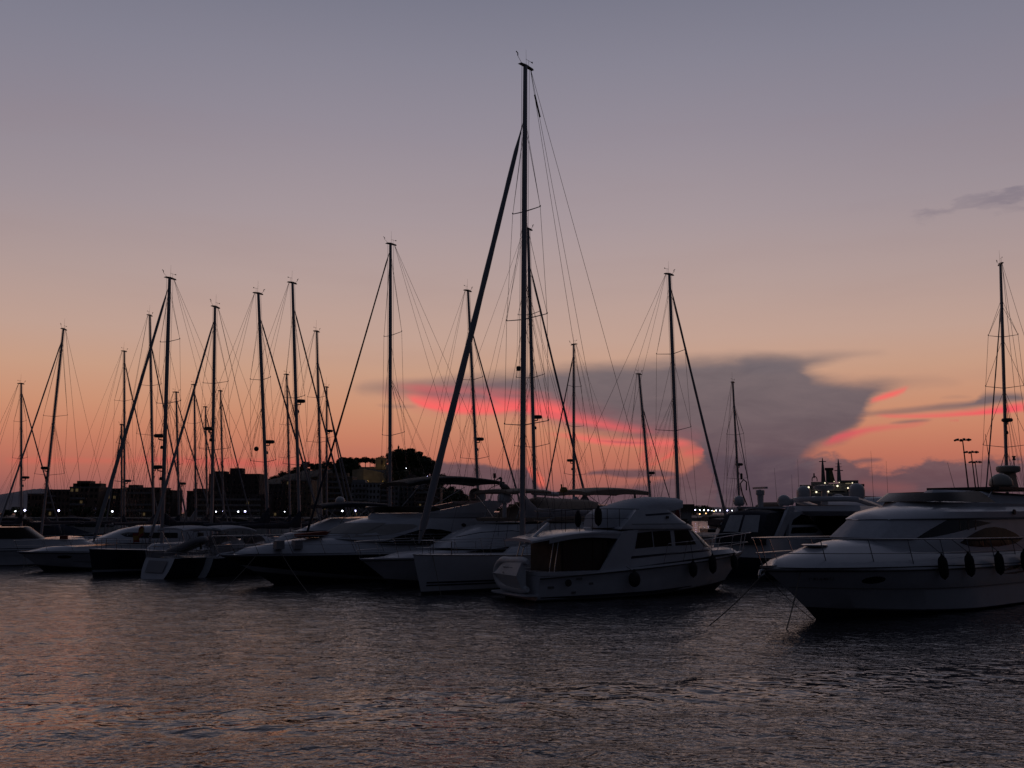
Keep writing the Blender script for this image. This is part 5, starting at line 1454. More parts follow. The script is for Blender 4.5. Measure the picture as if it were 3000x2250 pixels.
# grey dinghy slung across the second stern
dg = thing('inflatable_dinghy', 'grey inflatable dinghy hanging slanted across the stern of a dark sloop', 'dinghy', FB_.wor((-.75, .25, 1.75)), FB_.th)
mbd = MB(); mbd.tube(smooth_curve([(-.35, 1.3, -.35), (-.35, -.4, .12), (-.2, -1.25, .42), (.1, -1.45, .48), (.35, -1.2, .42), (.45, -.4, .14), (.45, 1.3, -.35)], 30), [.10] + [.19] * 28 + [.10], 10); mbd.build('buoyancy_tube', HYPA, dg)
mfl = MB(); mfl.add([(-.3, 1.2, -.42), (.4, 1.2, -.42), (.4, -.9, .18), (-.3, -.9, .18)], [(0, 1, 2, 3)]); mfl.build('floor', DARKM, dg)
om = MB(); om.box((.05, -1.2, .62), (.28, .3, .5), taper=.8); om.tube([(.05, -1.2, .4), (.05, -1.3, -.1)], .06, 6); om.build('outboard_motor', DARKM, dg)
# radar reflector ball hanging between the masts
bq = at(751, 1315, 62.5)
ball = MB(); ball.lathe([(.16 * math.sin(a), -.16 * math.cos(a)) for a in [k * math.pi / 10 for k in range(11)]], FA.loc(bq), 14); ball.build('anchor_ball', DARKM, sa[0])

# ------------------------------------------------------------------ shore, town, castle hill
QUAY = mat('quay_concrete', (0.20, 0.19, 0.18), .9, noise=.2, nscale=.4)
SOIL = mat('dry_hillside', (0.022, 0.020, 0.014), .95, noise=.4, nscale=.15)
ROCKH = mat('hazed_distant_hillside', (0.16, 0.16, 0.19), 1.0, noise=.15, nscale=.01)  # haze over the far hills is painted in as a paler, bluish colour
mb = MB(); mb.box((-130, 830, .2), (700, 830, 2.4)); mb.build('quay', QUAY, kind='structure')
mb = MB(); mb.box((330, 690, .3), (560, 140, 2.6)); mb.build('breakwater', QUAY, kind='structure')
mb = MB(); mb.box((24, 118, .1), (44, 22, 2.0)); mb.build('quay', QUAY, kind='structure')
# distant hills
def ridge(name, pts, Y, depth, m):
    mb = MB(); n = 60
    P = smooth_curve([(px, py, 0) for px, py in pts], n)
    rows = []
    for j in range(7):
        f = (1 - abs(j - 3) / 3.0)
        rows.append([Vector((at(p.x, 1500, Y).x, Y + (j - 3) / 3 * depth, 1.0 + (at(p.x, p.y + 1.2 * math.sin(p.x * .35 + j) * f, Y).z - 1.0) * f ** .8)) for p in P])
    mb.loft(rows, cap=False, closed=False)
    return mb.build(name, m, kind='structure')
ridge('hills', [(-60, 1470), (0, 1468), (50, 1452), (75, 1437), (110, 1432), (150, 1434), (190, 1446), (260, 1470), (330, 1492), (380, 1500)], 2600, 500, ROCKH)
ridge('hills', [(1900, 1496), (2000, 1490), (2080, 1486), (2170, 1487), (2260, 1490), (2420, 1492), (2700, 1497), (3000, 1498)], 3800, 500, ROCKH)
# the castle hill as a mound of terrain
HY = 680.0
prof = [(640, 1502), (700, 1484), (760, 1424), (800, 1406), (850, 1390), (885, 1380), (940, 1374), (985, 1370), (1040, 1372), (1100, 1368), (1150, 1360), (1200, 1358), (1240, 1378), (1270, 1402), (1300, 1424), (1350, 1448), (1400, 1468), (1450, 1488), (1520, 1503)]
HP = smooth_curve([(px, py, 0) for px, py in prof], 80)
def hill_top(px):
    for a, b in zip(HP, HP[1:]):
        if a.x <= px <= b.x: return a.y + (b.y - a.y) * (px - a.x) / max(1e-6, b.x - a.x)
    return 1503
def hill_z(px, Y):
    f = math.exp(-((Y - HY) / 95.0) ** 2)
    return max(1.2, (at(px, hill_top(px), HY).z - 1.2) * f + 1.2)
mb = MB(); rows = []
for j in range(22):
    Y = HY - 200 + j * 400 / 21
    rows.append([Vector((at(p.x, 1500, HY).x, Y, hill_z(p.x, Y) - .3 + .8 * math.sin(p.x * .13 + j * 1.7))) for p in HP])
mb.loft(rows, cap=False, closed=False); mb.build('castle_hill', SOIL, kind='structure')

# trees: umbrella pines and rounder evergreens, crowns of many small leaf clumps
LEAF = mat('pine_needles', (0.030, 0.040, 0.018), .9, noise=.5, nscale=.8)
LEAF2 = mat('broad_leaves', (0.040, 0.050, 0.022), .9, noise=.5, nscale=.8)
BARK = mat('pine_bark', (0.06, 0.045, 0.035), .95, noise=.3, nscale=2)
def crown_mesh(seed, w, h, lobes, clumps, flat):
    rng = random.Random(seed); mb = MB()
    cs = []
    for i in range(lobes):
        a = rng.uniform(0, 2 * math.pi); r = w * .62 * math.sqrt(rng.random())
        cs.append((r * math.cos(a), r * math.sin(a), h * rng.uniform(.15, .85) * (1 - .5 * (r / w) ** 2), w * rng.uniform(.28, .46)))
    for i in range(clumps):
        c = cs[rng.randrange(lobes)]
        d = Vector((rng.gauss(0, 1), rng.gauss(0, 1), rng.gauss(0, 1))).normalized() * (rng.random() ** .35) * c[3]
        p = Vector((c[0] + d.x, c[1] + d.y, c[2] + d.z * flat))
        s = rng.uniform(.18, .42) * w * .16
        t1 = Vector((rng.gauss(0, 1), rng.gauss(0, 1), rng.gauss(0, .6))).normalized(); t2 = t1.cross(Vector((rng.gauss(0, 1), rng.gauss(0, 1), rng.gauss(0, 1)))).normalized()
        mb.add([p - t1 * s - t2 * s * .7, p + t1 * s - t2 * s * .5, p + t1 * s * .8 + t2 * s, p - t1 * s * .7 + t2 * s * .8], [(0, 1, 2, 3)])
    return mb
protos = []
for i in range(5):
    t = thing('pine_tree' if i < 3 else 'evergreen_tree', 'x', 'tree')
    tall = [9.0, 8.0, 10.0, 5.0, 4.0][i]
    tk = MB(); tk.tube([(0, 0, -1.5), (.2, .1, tall * .35), (.1, 0, tall * .62)], [.38, .28, .18], 8)
    for k in range(4):
        a = k * 1.6 + i; tk.tube([(.15, .05, tall * .4), (1.5 * math.cos(a), 1.5 * math.sin(a), tall * .62), (2.6 * math.cos(a), 2.6 * math.sin(a), tall * .75)], [.16, .10, .05], 6)
    tk.build('trunk', BARK, t)
    w = [4.6, 4.2, 5.2, 4.2, 3.4][i]; hh_ = [4.6, 4.0, 5.0, 5.2, 4.0][i]
    cm_ = crown_mesh(100 + i, w * 1.25, hh_, 10 if i < 3 else 12, 1500, .66 if i < 3 else .9)
    cm_.v = [(x, y, z + tall * (.55 if i < 3 else .2)) for x, y, z in cm_.v]
    cr_ = cm_.build('crown', LEAF if i < 3 else LEAF2, t)
    protos.append(t)
used_p = set()
def tree(px, Y, z, kind, sc, label, group):
    src = protos[kind]
    if kind in used_p: o = copy_tree(src)
    else: o = src; used_p.add(kind)
    o.location = (at(px, 1500, Y).x, Y, z); o.rotation_euler = (0, 0, random.uniform(0, 6.28)); o.scale = (sc, sc, sc * random.uniform(.9, 1.08))
    o['label'] = label; o['group'] = group
    return o
GT = 'pines and evergreens on the castle hill'
lab_a = 'dark umbrella pine on the castle hill skyline'
for px, py in ((992, 1352), (1012, 1343), (1036, 1345), (1052, 1342), (1068, 1340), (1082, 1343), (1094, 1346), (1113, 1340), (1160, 1338), (1184, 1328), (1196, 1334), (1210, 1336), (1222, 1344), (1236, 1352), (1248, 1362), (1262, 1370), (1273, 1388), (1284, 1400), (1000, 1350), (1024, 1346), (1044, 1344), (1172, 1336), (1203, 1338), (1216, 1342), (1229, 1350), (1242, 1360), (1255, 1368), (1150, 1346), (1268, 1382), (948, 1366), (962, 1372), (925, 1374), (905, 1380), (885, 1380)):
    Y = HY + random.uniform(-12, 16); z = hill_z(px, Y); k = random.choice((0, 1, 2))
    need = max(5.0, at(px, py - 3, Y).z - z); h0 = (9.0, 8.0, 10.0)[k] * .55 + (4.6, 4.0, 5.0)[k] * .95
    tree(px, Y, z - .3, k, min(1.8, max(.55, need / h0)), lab_a, GT)
lab_b = 'dark evergreen on the castle hill slope below the skyline pines'
for i in range(64):
    px = random.choice((random.uniform(780, 990), random.uniform(985, 1300), random.uniform(1140, 1300), random.uniform(1290, 1440)))
    Y = HY - random.uniform(6, 60)
    if 1026 < px < 1142: continue
    tree(px, Y, hill_z(px, Y) - .5, random.choice((3, 4, 4, 1)), random.uniform(.55, 1.05) * (.55 if px < 985 else 1.0), lab_b, GT)
for px in list(range(770, 990, 13)) + list(range(990, 1046, 12)):
    Y = HY - random.uniform(0, 14); tree(px + random.uniform(-4, 4), Y, hill_z(px, Y) - 1.2, random.choice((3, 4)), random.uniform(.55, .95), lab_b, GT)
for px in (1150, 1168, 1190, 1212, 1236, 1258):
    for Y in (HY - 22, HY - 40): tree(px + random.uniform(-6, 6), Y, hill_z(px, Y) - .5, 2, random.uniform(1.0, 1.3), lab_b, GT)
for i in range(40):
    px = random.choice((random.uniform(1142, 1290), random.uniform(985, 1030))); Y = HY - random.uniform(0, 75)
    tree(px, Y, hill_z(px, Y) - 1.0, random.choice((1, 2, 3)), random.uniform(.8, 1.25), lab_b, GT)
for px, dz in ((1040, .5), (1062, .4), (1098, .55), (1110, .6), (1128, .75), (1138, .7), (1146, .8)):
    Y = 590; tree(px, Y, hill_z(px, Y) - 1.5, 4, dz * 1.1, 'dark bush in front of the floodlit fortress wall', 'bushes below the fortress wall')
for px in (1300, 1318, 1336, 1352, 1368, 1384, 1398, 1412):
    Y = 560; tree(px, Y, 1.2, 3, max(.6, (at(px, 1428 + (px - 1300) * .34, Y).z - 1.2) / 6.6), 'dark round tree low beside the hill foot behind the black bimini', 'trees at the foot of the castle hill')
for px, py in ((1467, 1482), (1478, 1490), (1540, 1492)):
    Y = 470; tree(px, Y, 1.2, 4, (at(px, py, Y).z - 1.2) / 5.0, 'small dark tree by the two white lamps seen between the boats', 'trees by the quay lamps')
for px in (20, 48, 70, 100, 120, 228, 250, 300, 318):
    Y = 438; tree(px, Y, 1.3, 4, random.uniform(.6, .95) * 1.1, 'dark quayside tree in front of the low blocks at the left', 'trees along the left quay')
for px in (830, 860, 880, 1028, 1100, 1150):
    Y = 440; tree(px, Y, 1.3, 4, random.uniform(.6, .8), 'dark quayside tree in front of the apartment blocks under the hill', 'trees along the hill side quay')
for px, py in ((2040, 1484), (2052, 1480), (2066, 1481), (2076, 1486)):
    Y = 620; tree(px, Y, 1.5, 4, (at(px, py, Y).z - 1.5) / 5.0, 'low dark tree behind the row of white breakwater lamps', 'trees on the breakwater')

# fortress on the hill
FORT = mat('fortress_stone', (0.30, 0.25, 0.17), .95, noise=.3, nscale=.25, bump=.15)
ft = thing('fortress', 'old stone fortress wall on the hill, faintly lit yellow from below', 'fortress', (at(1085, 1500, 610).x, 610, 18))
def fl_(px, py, Y): 
    p = at(px, py, Y); return p - Vector(ft.location)
w_ = MB(); 
a, b = fl_(1030, 1426, 610), fl_(1136, 1374, 610)
w_.add([(a.x, 0, a.z), (fl_(1096, 0, 610).x, -5, a.z), (b.x, 3, a.z), (a.x, 1.5, fl_(0, 1376, 610).z), (fl_(1096, 0, 610).x, -3.5, fl_(0, 1373, 610).z), (b.x - 4, 5, fl_(0, 1384, 610).z), (a.x, 14, a.z), (b.x, 14, a.z), (a.x, 14, fl_(0, 1376, 610).z), (b.x - 4, 14, fl_(0, 1384, 610).z)],
       [(0, 1, 4, 3), (1, 2, 5, 4), (0, 3, 8, 6), (2, 7, 9, 5), (3, 4, 5, 9, 8)])
w_.build('bastion_wall', FORT, ft)
cr = MB(); p0, p1 = fl_(1052, 1372, 611), fl_(1100, 1372, 611); cr.box(((p0.x + p1.x) / 2, 2, p0.z + .2), (p1.x - p0.x, 1.0, 1.4)); cr.build('parapet', FORT, ft)
tw = MB(); p0, p1 = fl_(1103, 1372, 622), fl_(1134, 1347, 622); tw.box(((p0.x + p1.x) / 2, 9, (p0.z + p1.z) / 2), (p1.x - p0.x, 7, p1.z - p0.z + 2), taper=.96); tw.build('tower', FORT, ft)
dr = MB(); p0 = fl_(1123, 1357, 622); dr.box((p0.x, 5.4, p0.z), (1.0, .6, 2.6)); dr.build('loophole', DARKM, ft)
uw = MB(); p0, p1 = fl_(1146, 1362, HY - 6), fl_(1186, 1347, HY - 6); uw.box(((p0.x + p1.x) / 2, HY - 6 - 610, (p0.z + p1.z) / 2), (p1.x - p0.x, 3, p1.z - p0.z + 2)); uw.build('curtain_wall', FORT, ft)
WARM = mat('floodlight_glow', (1, .7, .3), .5, emit=(1, .62, .22), estr=4.0)
for i, (px, py, Y, e) in enumerate(((1078, 1409, 595, 900), (1122, 1411, 597, 900), (1126, 1364, 612, 200), (1072, 1371, 613, 160))):
    p = at(px, py, Y)
    flt = thing('floodlight', 'small warm floodlight at the foot of the fortress, %s' % ('under the bastion', 'by the right corner', 'below the tower', 'on the parapet')[i], 'lamp', p, 0, 'floodlights on the fortress')
    fb = MB(); fb.lathe([(0, 0), (.18, 0), (.22, .25), (0, .25)], (0, 0, -.1), 10); fb.build('housing', DARKM, flt)
    fg = MB(); fg.lathe([(0, 0), (.19, 0), (.16, .05), (0, .05)], (0, 0, .15), 10); fg.build('lens', WARM, flt)
    ld = bpy.data.lights.new('floodlight_lamp', 'POINT'); ld.energy = e * .22; ld.color = (1, .64, .25); ld.shadow_soft_size = .3
    lo = bpy.data.objects.new('floodlight_lamp', ld); COL.objects.link(lo); lo.parent = flt; lo.location = (0, -.2, .9)
fq = at(883, 1372, 640)
hf = thing('flag', 'large pinkish red flag on a staff on the left slope of the castle hill', 'flag', (fq.x, 640, hill_z(883, 640)))
m_ = MB(); zt = at(883, 1351, 640).z - hf.location.z; m_.tube([(0, 0, 0), (0, 0, zt)], [.14, .08], 6); m_.build('staff', DARKM, hf)
m_ = MB(); vs = []
for i in range(10):
    for j in range(2):
        vs.append((.1 + 5.4 * i / 9, .4 * math.sin(i * .9), zt - .2 - 3.6 * j - .03 * i + .12 * math.sin(i * .8)))
m_.add(vs, [(2 * i, 2 * i + 1, 2 * i + 3, 2 * i + 2) for i in range(9)]); m_.build('cloth', REDF, hf)
am = thing('radio_mast', 'thin radio mast rising above the hill pines', 'mast', (at(1164, 1500, 690).x, 690, 30))
mm_ = MB(); zt = at(1164, 1303, 690).z - 30; mm_.tube([(0, 0, 0), (0, 0, zt)], [.3, .2], 6); mm_.build('pole', DARKM, am)
for k in (.62, .74, .9):
    pm_ = MB(); pm_.box((.2, -.4, zt * k), (1.3, .4, 2.4)); pm_.build('antenna_panel', DARKM, am)

# apartment blocks
WALLS = [mat('brown_render', (0.12, 0.08, 0.06), .9, noise=.12, nscale=.3), mat('ochre_render', (0.15, 0.11, 0.07), .9, noise=.12, nscale=.3), mat('grey_render', (0.14, 0.135, 0.135), .9, noise=.12, nscale=.3), mat('white_render', (0.24, 0.235, 0.23), .9, noise=.12, nscale=.3), mat('dark_brick', (0.07, 0.052, 0.045), .9, noise=.2, nscale=.3)]
WIN = mat('dark_window', (0.012, 0.013, 0.016), .15)
LITW = mat('lit_window', (.3, .2, .1), .5, emit=(1, .70, .32), estr=.05)
SLAB = mat('balcony_slab', (0.16, 0.15, 0.145), .9)
def block(label, px0, px1, py, Y, floors, cols, wm, balc=0.0, depth=14, hut=None, lit=.05, seed=0, ant=0):
    rng = random.Random(seed + int(px0))
    x0, x1 = at(px0, 1500, Y).x, at(px1, 1500, Y).x; zt = at(px0, py, Y).z
    t = thing('apartment_block', label, 'building', ((x0 + x1) / 2, Y, 1.3), 0, 'apartment blocks along the harbour front')
    W_, H_ = x1 - x0, zt - 1.3
    wb = MB(); wb.box((0, depth / 2, H_ / 2), (W_, depth, H_)); wl = wb.build('wall', WALLS[wm], t)
    pr = MB(); pr.box((0, depth / 2, H_ + .15), (W_ + .3, depth + .3, .45)); pr.build('roof', SLAB if wm != 4 else WALLS[4], t)
    fh = H_ / floors; cw = W_ / cols
    for f in range(floors):
        for c in range(cols):
            if rng.random() < .10: continue
            cx = -W_ / 2 + (c + .5) * cw + rng.uniform(-.15, .15)
            ww, wh = min(cw * .5, 2.2), fh * .48
            wn = MB(); wn.box((cx, -.03, f * fh + fh * .55), (ww, .12, wh)); o = wn.build('window', LITW if rng.random() < lit else WIN, t)
        if balc and rng.random() < .95:
            s = MB(); bw = W_ * balc
            s.box((-W_ / 2 + W_ * .08 + bw / 2, -.75, f * fh + .1), (bw, 1.4, .2)); s.box((-W_ / 2 + W_ * .08 + bw / 2, -1.4, f * fh + .55), (bw, .12, .8)); s.build('balcony', SLAB, t)
    if hut:
        for u0, u1, h in hut:
            hb = MB(); hb.box((-W_ / 2 + W_ * (u0 + u1) / 2, depth * .4, H_ + h / 2), (W_ * (u1 - u0), 6, h)); hb.build('roof_hut', WALLS[wm], t)
    for i in range(ant):
        a = MB(); xx = rng.uniform(-W_ * .3, W_ * .45); h = rng.uniform(2.0, 4.2); a.tube([(xx, 4, H_), (xx, 4, H_ + h)], .09, 5); a.box((xx, 3.9, H_ + h * .75), (.35, .3, h * .45)); a.build('antenna', DARKM, t)
    return t
block('low brown block at the far left behind the first two masts', 78, 130, 1448, 470, 3, 5, 0, 0, seed=1)
block('brown block left of the stepped roof block, near the blue lamp', 128, 202, 1436, 460, 4, 6, 0, .4, seed=2)
block('brown apartment block with a stepped hut on its roof', 200, 286, 1428, 455, 5, 6, 0, .5, hut=((.02, .98, 2.0), (.15, .6, 3.2)), seed=3, ant=1)
block('apartment block between the stepped roof block and the balcony rows', 286, 366, 1433, 465, 5, 6, 4, 0, seed=4)
block('long apartment block with rows of balconies behind the black sloop mast', 366, 466, 1430, 452, 5, 8, 0, .8, hut=((.0, .3, 1.6),), seed=5, lit=.04)
block('apartment block ending left of the sky gap', 466, 503, 1438, 462, 4, 3, 4, .8, seed=6)
block('low block right of the sky gap between the left buildings', 545, 610, 1440, 470, 4, 5, 4, 0, hut=((.2, .7, 1.5),), seed=7)
block('tall flat topped tower block with aerials on its roof', 608, 757, 1390, 500, 8, 9, 4, 0, hut=((.05, .3, 1.8), (.38, .62, 3.4)), seed=8, ant=4, lit=.0)
block('low wide block at the foot of the tower block', 560, 780, 1450, 455, 4, 14, 4, .85, seed=9, lit=.03)
block('ochre apartment block below the left slope of the castle hill', 822, 910, 1408, 475, 7, 7, 1, 0, seed=10, lit=.03)
block('dark lower block left of the ochre block under the hill', 786, 826, 1420, 470, 6, 3, 4, 0, seed=11)
block('apartment block with five rows of pale balconies under the fortress', 945, 1030, 1398, 465, 7, 6, 1, .55, hut=((.1, .8, 2.2),), seed=12, lit=.06)
block('white terraced block under the fortress wall', 1028, 1112, 1416, 460, 6, 8, 3, .5, hut=((.0, .45, 1.8),), seed=13, lit=.09)
block('grey terraced block beside the white terraced block', 1112, 1166, 1424, 462, 6, 5, 2, .4, seed=14, lit=.09)
block('pale block to the right of the castle hill mast', 1160, 1216, 1412, 470, 7, 5, 2, .0, hut=((.3, .9, 2.0),), seed=15, lit=.05)
block('brown block partly hidden by the black bimini', 1214, 1290, 1432, 465, 6, 7, 0, .5, seed=16, lit=.08)
block('stepped dark building seen between the boats behind the big sloop mast', 1490, 1600, 1484, 470, 2, 7, 4, 0, hut=((.0, .95, 1.2), (.15, .6, 2.2)), seed=17, lit=0)
# a further row of boats lying behind the masts, under dark covers
def far_boat(px, Y, deg, L, hm_, cv, label, cab=GEL):
    p = at(px, 1500, Y); th = R(deg)
    t = thing('motor_boat', label, 'motor boat', (p.x, Y, 0), th, 'covered boats in the row behind the masts')
    F_ = Frame(p.x, Y, th)
    power_hull(t, L, L * .86, L * .3, 1.25, 1.5, k=1.15, m=hm_)
    c = cabin([plan_ring(L * .1, L * .82, L * .125, 1.25, 1.45, .4, 2.0), plan_ring(L * .12, L * .70, L * .115, 2.1, 1.95, .4, 2.0), plan_ring(L * .16, L * .55, L * .10, 2.75, 2.65, .4, 2.0)]); o = c.build('cabin', cab, t)
    window(t, host_tree([o]), [(L * .22, 2.15), (L * .5, 2.1), (L * .54, 2.25), (L * .46, 2.5), (L * .22, 2.5)], GLASS)
    bimini(t, L * .02, L * .34, L * .12, 3.1, cv, thick=.5, droop=.2, legs=False, name='canvas_cover')
for i, (px, Y, deg, L, hm_, cv, cab, lab) in enumerate((
    (-40, 104, 20, 13, NAVY, SAILK, SAILB, 'dark covered motor boat behind the leftmost masts'),
    (150, 108, 14, 13, NAVY, SAILB, GCANV, 'navy covered motor boat behind the raked pale mast'),
    (330, 100, 22, 12, GREYH, SAILK, SAILB, 'dark covered motor boat behind the pair of close masts'),
    (470, 112, 12, 13, NAVY, SAILB, GREYH, 'grey cabin motor boat under the sky gap between the left buildings'),
    (600, 104, 18, 13, NAVY, SAILK, GCANV, 'dark covered motor boat below the tower block'),
    (740, 110, 10, 13, NAVY, SAILB, SAILB, 'navy motor boat behind the second white transom sloop'),
    (880, 100, 20, 12, NAVY, SAILK, GCANV, 'dark motor boat below the ochre apartment block'),
    (1010, 112, 12, 13, GREYH, SAILB, GREYH, 'grey motor boat behind the navy canvas top'),
    (1180, 106, 15, 13, NAVY, SAILK, SAILB, 'dark motor boat behind the black sided yacht flybridge'),
    (1360, 110, 15, 12, NAVY, SAILK, GCANV, 'dark motor boat behind the radar arch of the black sided yacht'),
    (2085, 92, 20, 9, GREYH, SAILB, GEL, 'pale motor boat between the red locker and the navy canopy'), (2060, 150, 8, 14, NAVY, SAILK, NAVYC, 'dark motor boat under the breakwater lamps'))):
    far_boat(px, Y, deg, L, hm_, cv, lab, cab)
# harbour office behind the red wrapped mast
ho = thing('harbour_office', 'low white harbour office with a dark flat roof behind the red wrapped mast', 'building', (at(1962, 1500, 112).x, 112, 1.0))
xx0, xx1 = at(1893, 1500, 112).x - ho.location.x, at(2030, 1500, 112).x - ho.location.x
zt = at(1900, 1477, 112).z - 1.0
hb = MB(); hb.box(((xx0 + xx1) / 2, 3, zt / 2 - .4), (xx1 - xx0 - .3, 6, zt - .8)); hb.build('wall', WALLS[3], ho)
hr = MB(); hr.box(((xx0 + xx1) / 2, 3, zt - .4), (xx1 - xx0 + .3, 6.6, .8)); hr.build('roof', WALLS[4], ho)
for u in (.12, .4, .7):
    wn = MB(); wn.box((xx0 + (xx1 - xx0) * u + .5, -.02, 1.5), (.9, .1, 1.0)); wn.build('window', WIN, ho)
rk = thing('storage_locker', 'red storage locker on the quay right of the red wrapped mast', 'locker', (at(2012, 1500, 105).x - .2, 106.0, 1.1))
mbk = MB(); mbk.box((0, 0, .2), (1.7, 1.2, 1.9)); mbk.build('cabinet', REDV, rk); ml = MB(); ml.box((0, 0, 1.2), (1.8, 1.3, .12)); ml.build('lid', REDV, rk)

# ------------------------------------------------------------------ lamps
GW = mat('white_lamp_glow', (1, 1, 1), .5, emit=(.86, .90, 1.0), estr=7.0)
GB = mat('blue_white_lamp_glow', (1, 1, 1), .5, emit=(.60, .58, 1.0), estr=9.0)
GY = mat('warm_lamp_glow', (1, 1, 1), .5, emit=(1.0, .74, .38), estr=6.0)
GO = mat('orange_lamp_glow', (1, 1, 1), .5, emit=(1.0, .55, .25), estr=3.0)
LPOLE = {}
def lamp(px, py, Y, m, r, label, group, ground=1.3):
    p = at(px, py, Y)
    t = thing('street_lamp', label, 'lamp', (p.x, Y, ground), 0, group)
    h = p.z - ground
    pl = MB(); pl.tube([(0, 0, 0), (0, 0, h - r)], [.07, .05], 6); pl.build('pole', DARKM, t)
    g = MB(); g.lathe([(r * math.sin(a), h - r * math.cos(a)) for a in [k * math.pi / 8 for k in range(9)]], (0, 0, 0), 12); g.build('lamp_globe', m, t)
    c = MB(); c.lathe([(0, 0), (r * .9, 0), (r * .4, r * .4), (0, r * .45)], (0, 0, h + r * .95), 10); c.build('lamp_cap', DARKM, t)
gq = 'white lamps along the left quay'
for px, py, m, r, lab in ((45, 1497, GW, .30, 'small white quay lamp left of the first thin mast foot'), (73, 1495, GB, .42, 'blue white quay lamp just right of the first thin mast'), (172, 1496, GB, .42, 'blue white quay lamp between the raked pale mast and the next boom'),
    (329, 1498, GW, .36, 'white quay lamp left of the pair of masts standing close together'), (633, 1499, GW, .28, 'small white lamp under the tower block, leftmost of four'), (654, 1498, GB, .40, 'blue white lamp under the tower block, second of four'), (698, 1499, GW, .30, 'white lamp under the tower block, third of four'), (718, 1498, GB, .38, 'blue white lamp under the tower block, rightmost of four'),
    (834, 1499, GW, .22, 'tiny white lamp below the ochre apartment block'), (1003, 1497, GW, .34, 'white lamp under the navy canvas top, left of two'), (1040, 1497, GB, .46, 'blue white lamp under the navy canvas top, right of two'),
    (1474, 1502, GW, .26, 'white lamp between the boats behind the big sloop mast, left of two'), (1483, 1502, GW, .36, 'white lamp between the boats behind the big sloop mast, right of two')):
    lamp(px, py, 436, m, r, lab, gq)
for px, py, r, m, lab in ((747, 1525, .10, GY, 'warm lamp low on a boat deck below the tower block'), (891, 1523, .11, GY, 'warm lamp low above the dark boom left of the navy canvas top'), (583, 1529, .05, GY, 'tiny warm lamp low between the left masts')):
    lamp(px, py, 110, m, r, lab, 'warm lamps low behind the boats', -.4)
for px, py, r, m, Y, lab in ((1252, 1397, .75, GB, 640, 'bright white lamp among the trees on the right of the castle hill'), (1190, 1372, .26, GW, 640, 'tiny white lamp high among the castle hill trees'), (1222, 1402, .22, GW, 640, 'tiny white lamp low on the castle hill slope')):
    lamp(px, py, Y, m, r, lab, 'lamps on the castle hill', hill_z(px, Y))
gb_ = 'row of white lamps along the breakwater'
for i, (px, py, r, m) in enumerate(((2023.6, 1494.3, .34, GW), (2037, 1494, .48, GB), (2050, 1494.3, .42, GW), (2062.5, 1494.5, .44, GW), (2075, 1494.8, .50, GB), (2086, 1495.8, .28, GW), (2098, 1495.4, .44, GW), (2109.5, 1495.5, .44, GW), (2120, 1495.8, .38, GW), (2131, 1495.6, .46, GB), (2145, 1496, .40, GW))):
    lamp(px, py, 615, m, r * .78, 'white lamp in the evenly spaced row along the far breakwater', gb_, 1.6)
lamp(2092, 1497.8, 615, GY, .26, 'yellow lamp between the white breakwater lamps', 'coloured lamps below the breakwater row', 1.6)
for px, py, lab in ((2050, 1506, 'orange lamp below the breakwater row, left of two'), (2068.3, 1504, 'orange lamp below the breakwater row, right of two')):
    lamp(px, py, 300, GO, .20, lab, 'coloured lamps below the breakwater row', .3)
# tall mast lights
for px, py, Y, lab in ((2820, 1289, 300, 'tallest of the three floodlight masts at the right'), (2845, 1325, 340, 'middle of the three floodlight masts at the right'), (2857, 1354, 390, 'shortest of the three floodlight masts at the right')):
    p = at(px, py, Y); t = thing('floodlight_mast', lab, 'light mast', (p.x + 1.5, Y, 0), 0, 'tall unlit floodlight masts')
    h = p.z
    pl = MB(); pl.tube([(0, 0, 0), (-1.5, 0, h)], [.30, .17], 8); pl.build('pole', DARKM, t)
    for k in range(6):
        a = k * math.pi / 3 + .3
        ar = MB(); ar.tube([(-1.5, 0, h - .2), (-1.5 + 2.0 * math.cos(a), 2.0 * math.sin(a), h - .1)], .07, 5); ar.box((-1.5 + 2.1 * math.cos(a), 2.1 * math.sin(a), h + .05), (.9, .7, .5), rz=a, ry=.4); ar.build('lamp_head', DARKM, t)

# ------------------------------------------------------------------ the ferry
FW = mat('ferry_white', (0.21, 0.205, 0.21), .5, noise=.08, nscale=.2); FG = mat('funnel_green', (0.015, 0.045, 0.035), .5); FYE = mat('funnel_ochre', (0.12, 0.085, 0.03), .5)
FL_ = mat('ferry_lamp_glow', (1, 1, 1), .5, emit=(1.0, .86, .58), estr=1.8); FLW = mat('ferry_window_glow', (1, 1, 1), .5, emit=(1.0, .80, .48), estr=.2)
FY = 420.0
fr = thing('ferry', 'large ferry with lit decks, a dark green funnel and two masts', 'ferry', (at(2440, 1500, FY).x, FY, 0), -math.atan(940 / 2800))
def fx(px): return (at(px, 1500, FY).x - fr.location.x) * math.cos(math.atan(940 / 2800))
def fz(py): return at(2440, py, FY).z
def fbox(name, px0, px1, py0, py1, y0, y1, m, parent=fr):
    b = MB(); b.box(((fx(px0) + fx(px1)) / 2, (y0 + y1) / 2, (fz(py0) + fz(py1)) / 2), (fx(px1) - fx(px0), y1 - y0, fz(py0) - fz(py1) if fz(py0) > fz(py1) else fz(py1) - fz(py0))); return b.build(name, m, parent)
hm = MB(); hm.loft([[Vector((fx(2330), 0, -1)), Vector((fx(2545), 0, -1)), Vector((fx(2550), 60, -1)), Vector((fx(2450), 95, -1)), Vector((fx(2335), 60, -1))], [Vector((fx(2330), 0, fz(1470))), Vector((fx(2545), 0, fz(1470))), Vector((fx(2550), 60, fz(1470))), Vector((fx(2450), 105, fz(1470))), Vector((fx(2335), 60, fz(1470)))]]); hm.build('hull', FW, fr)
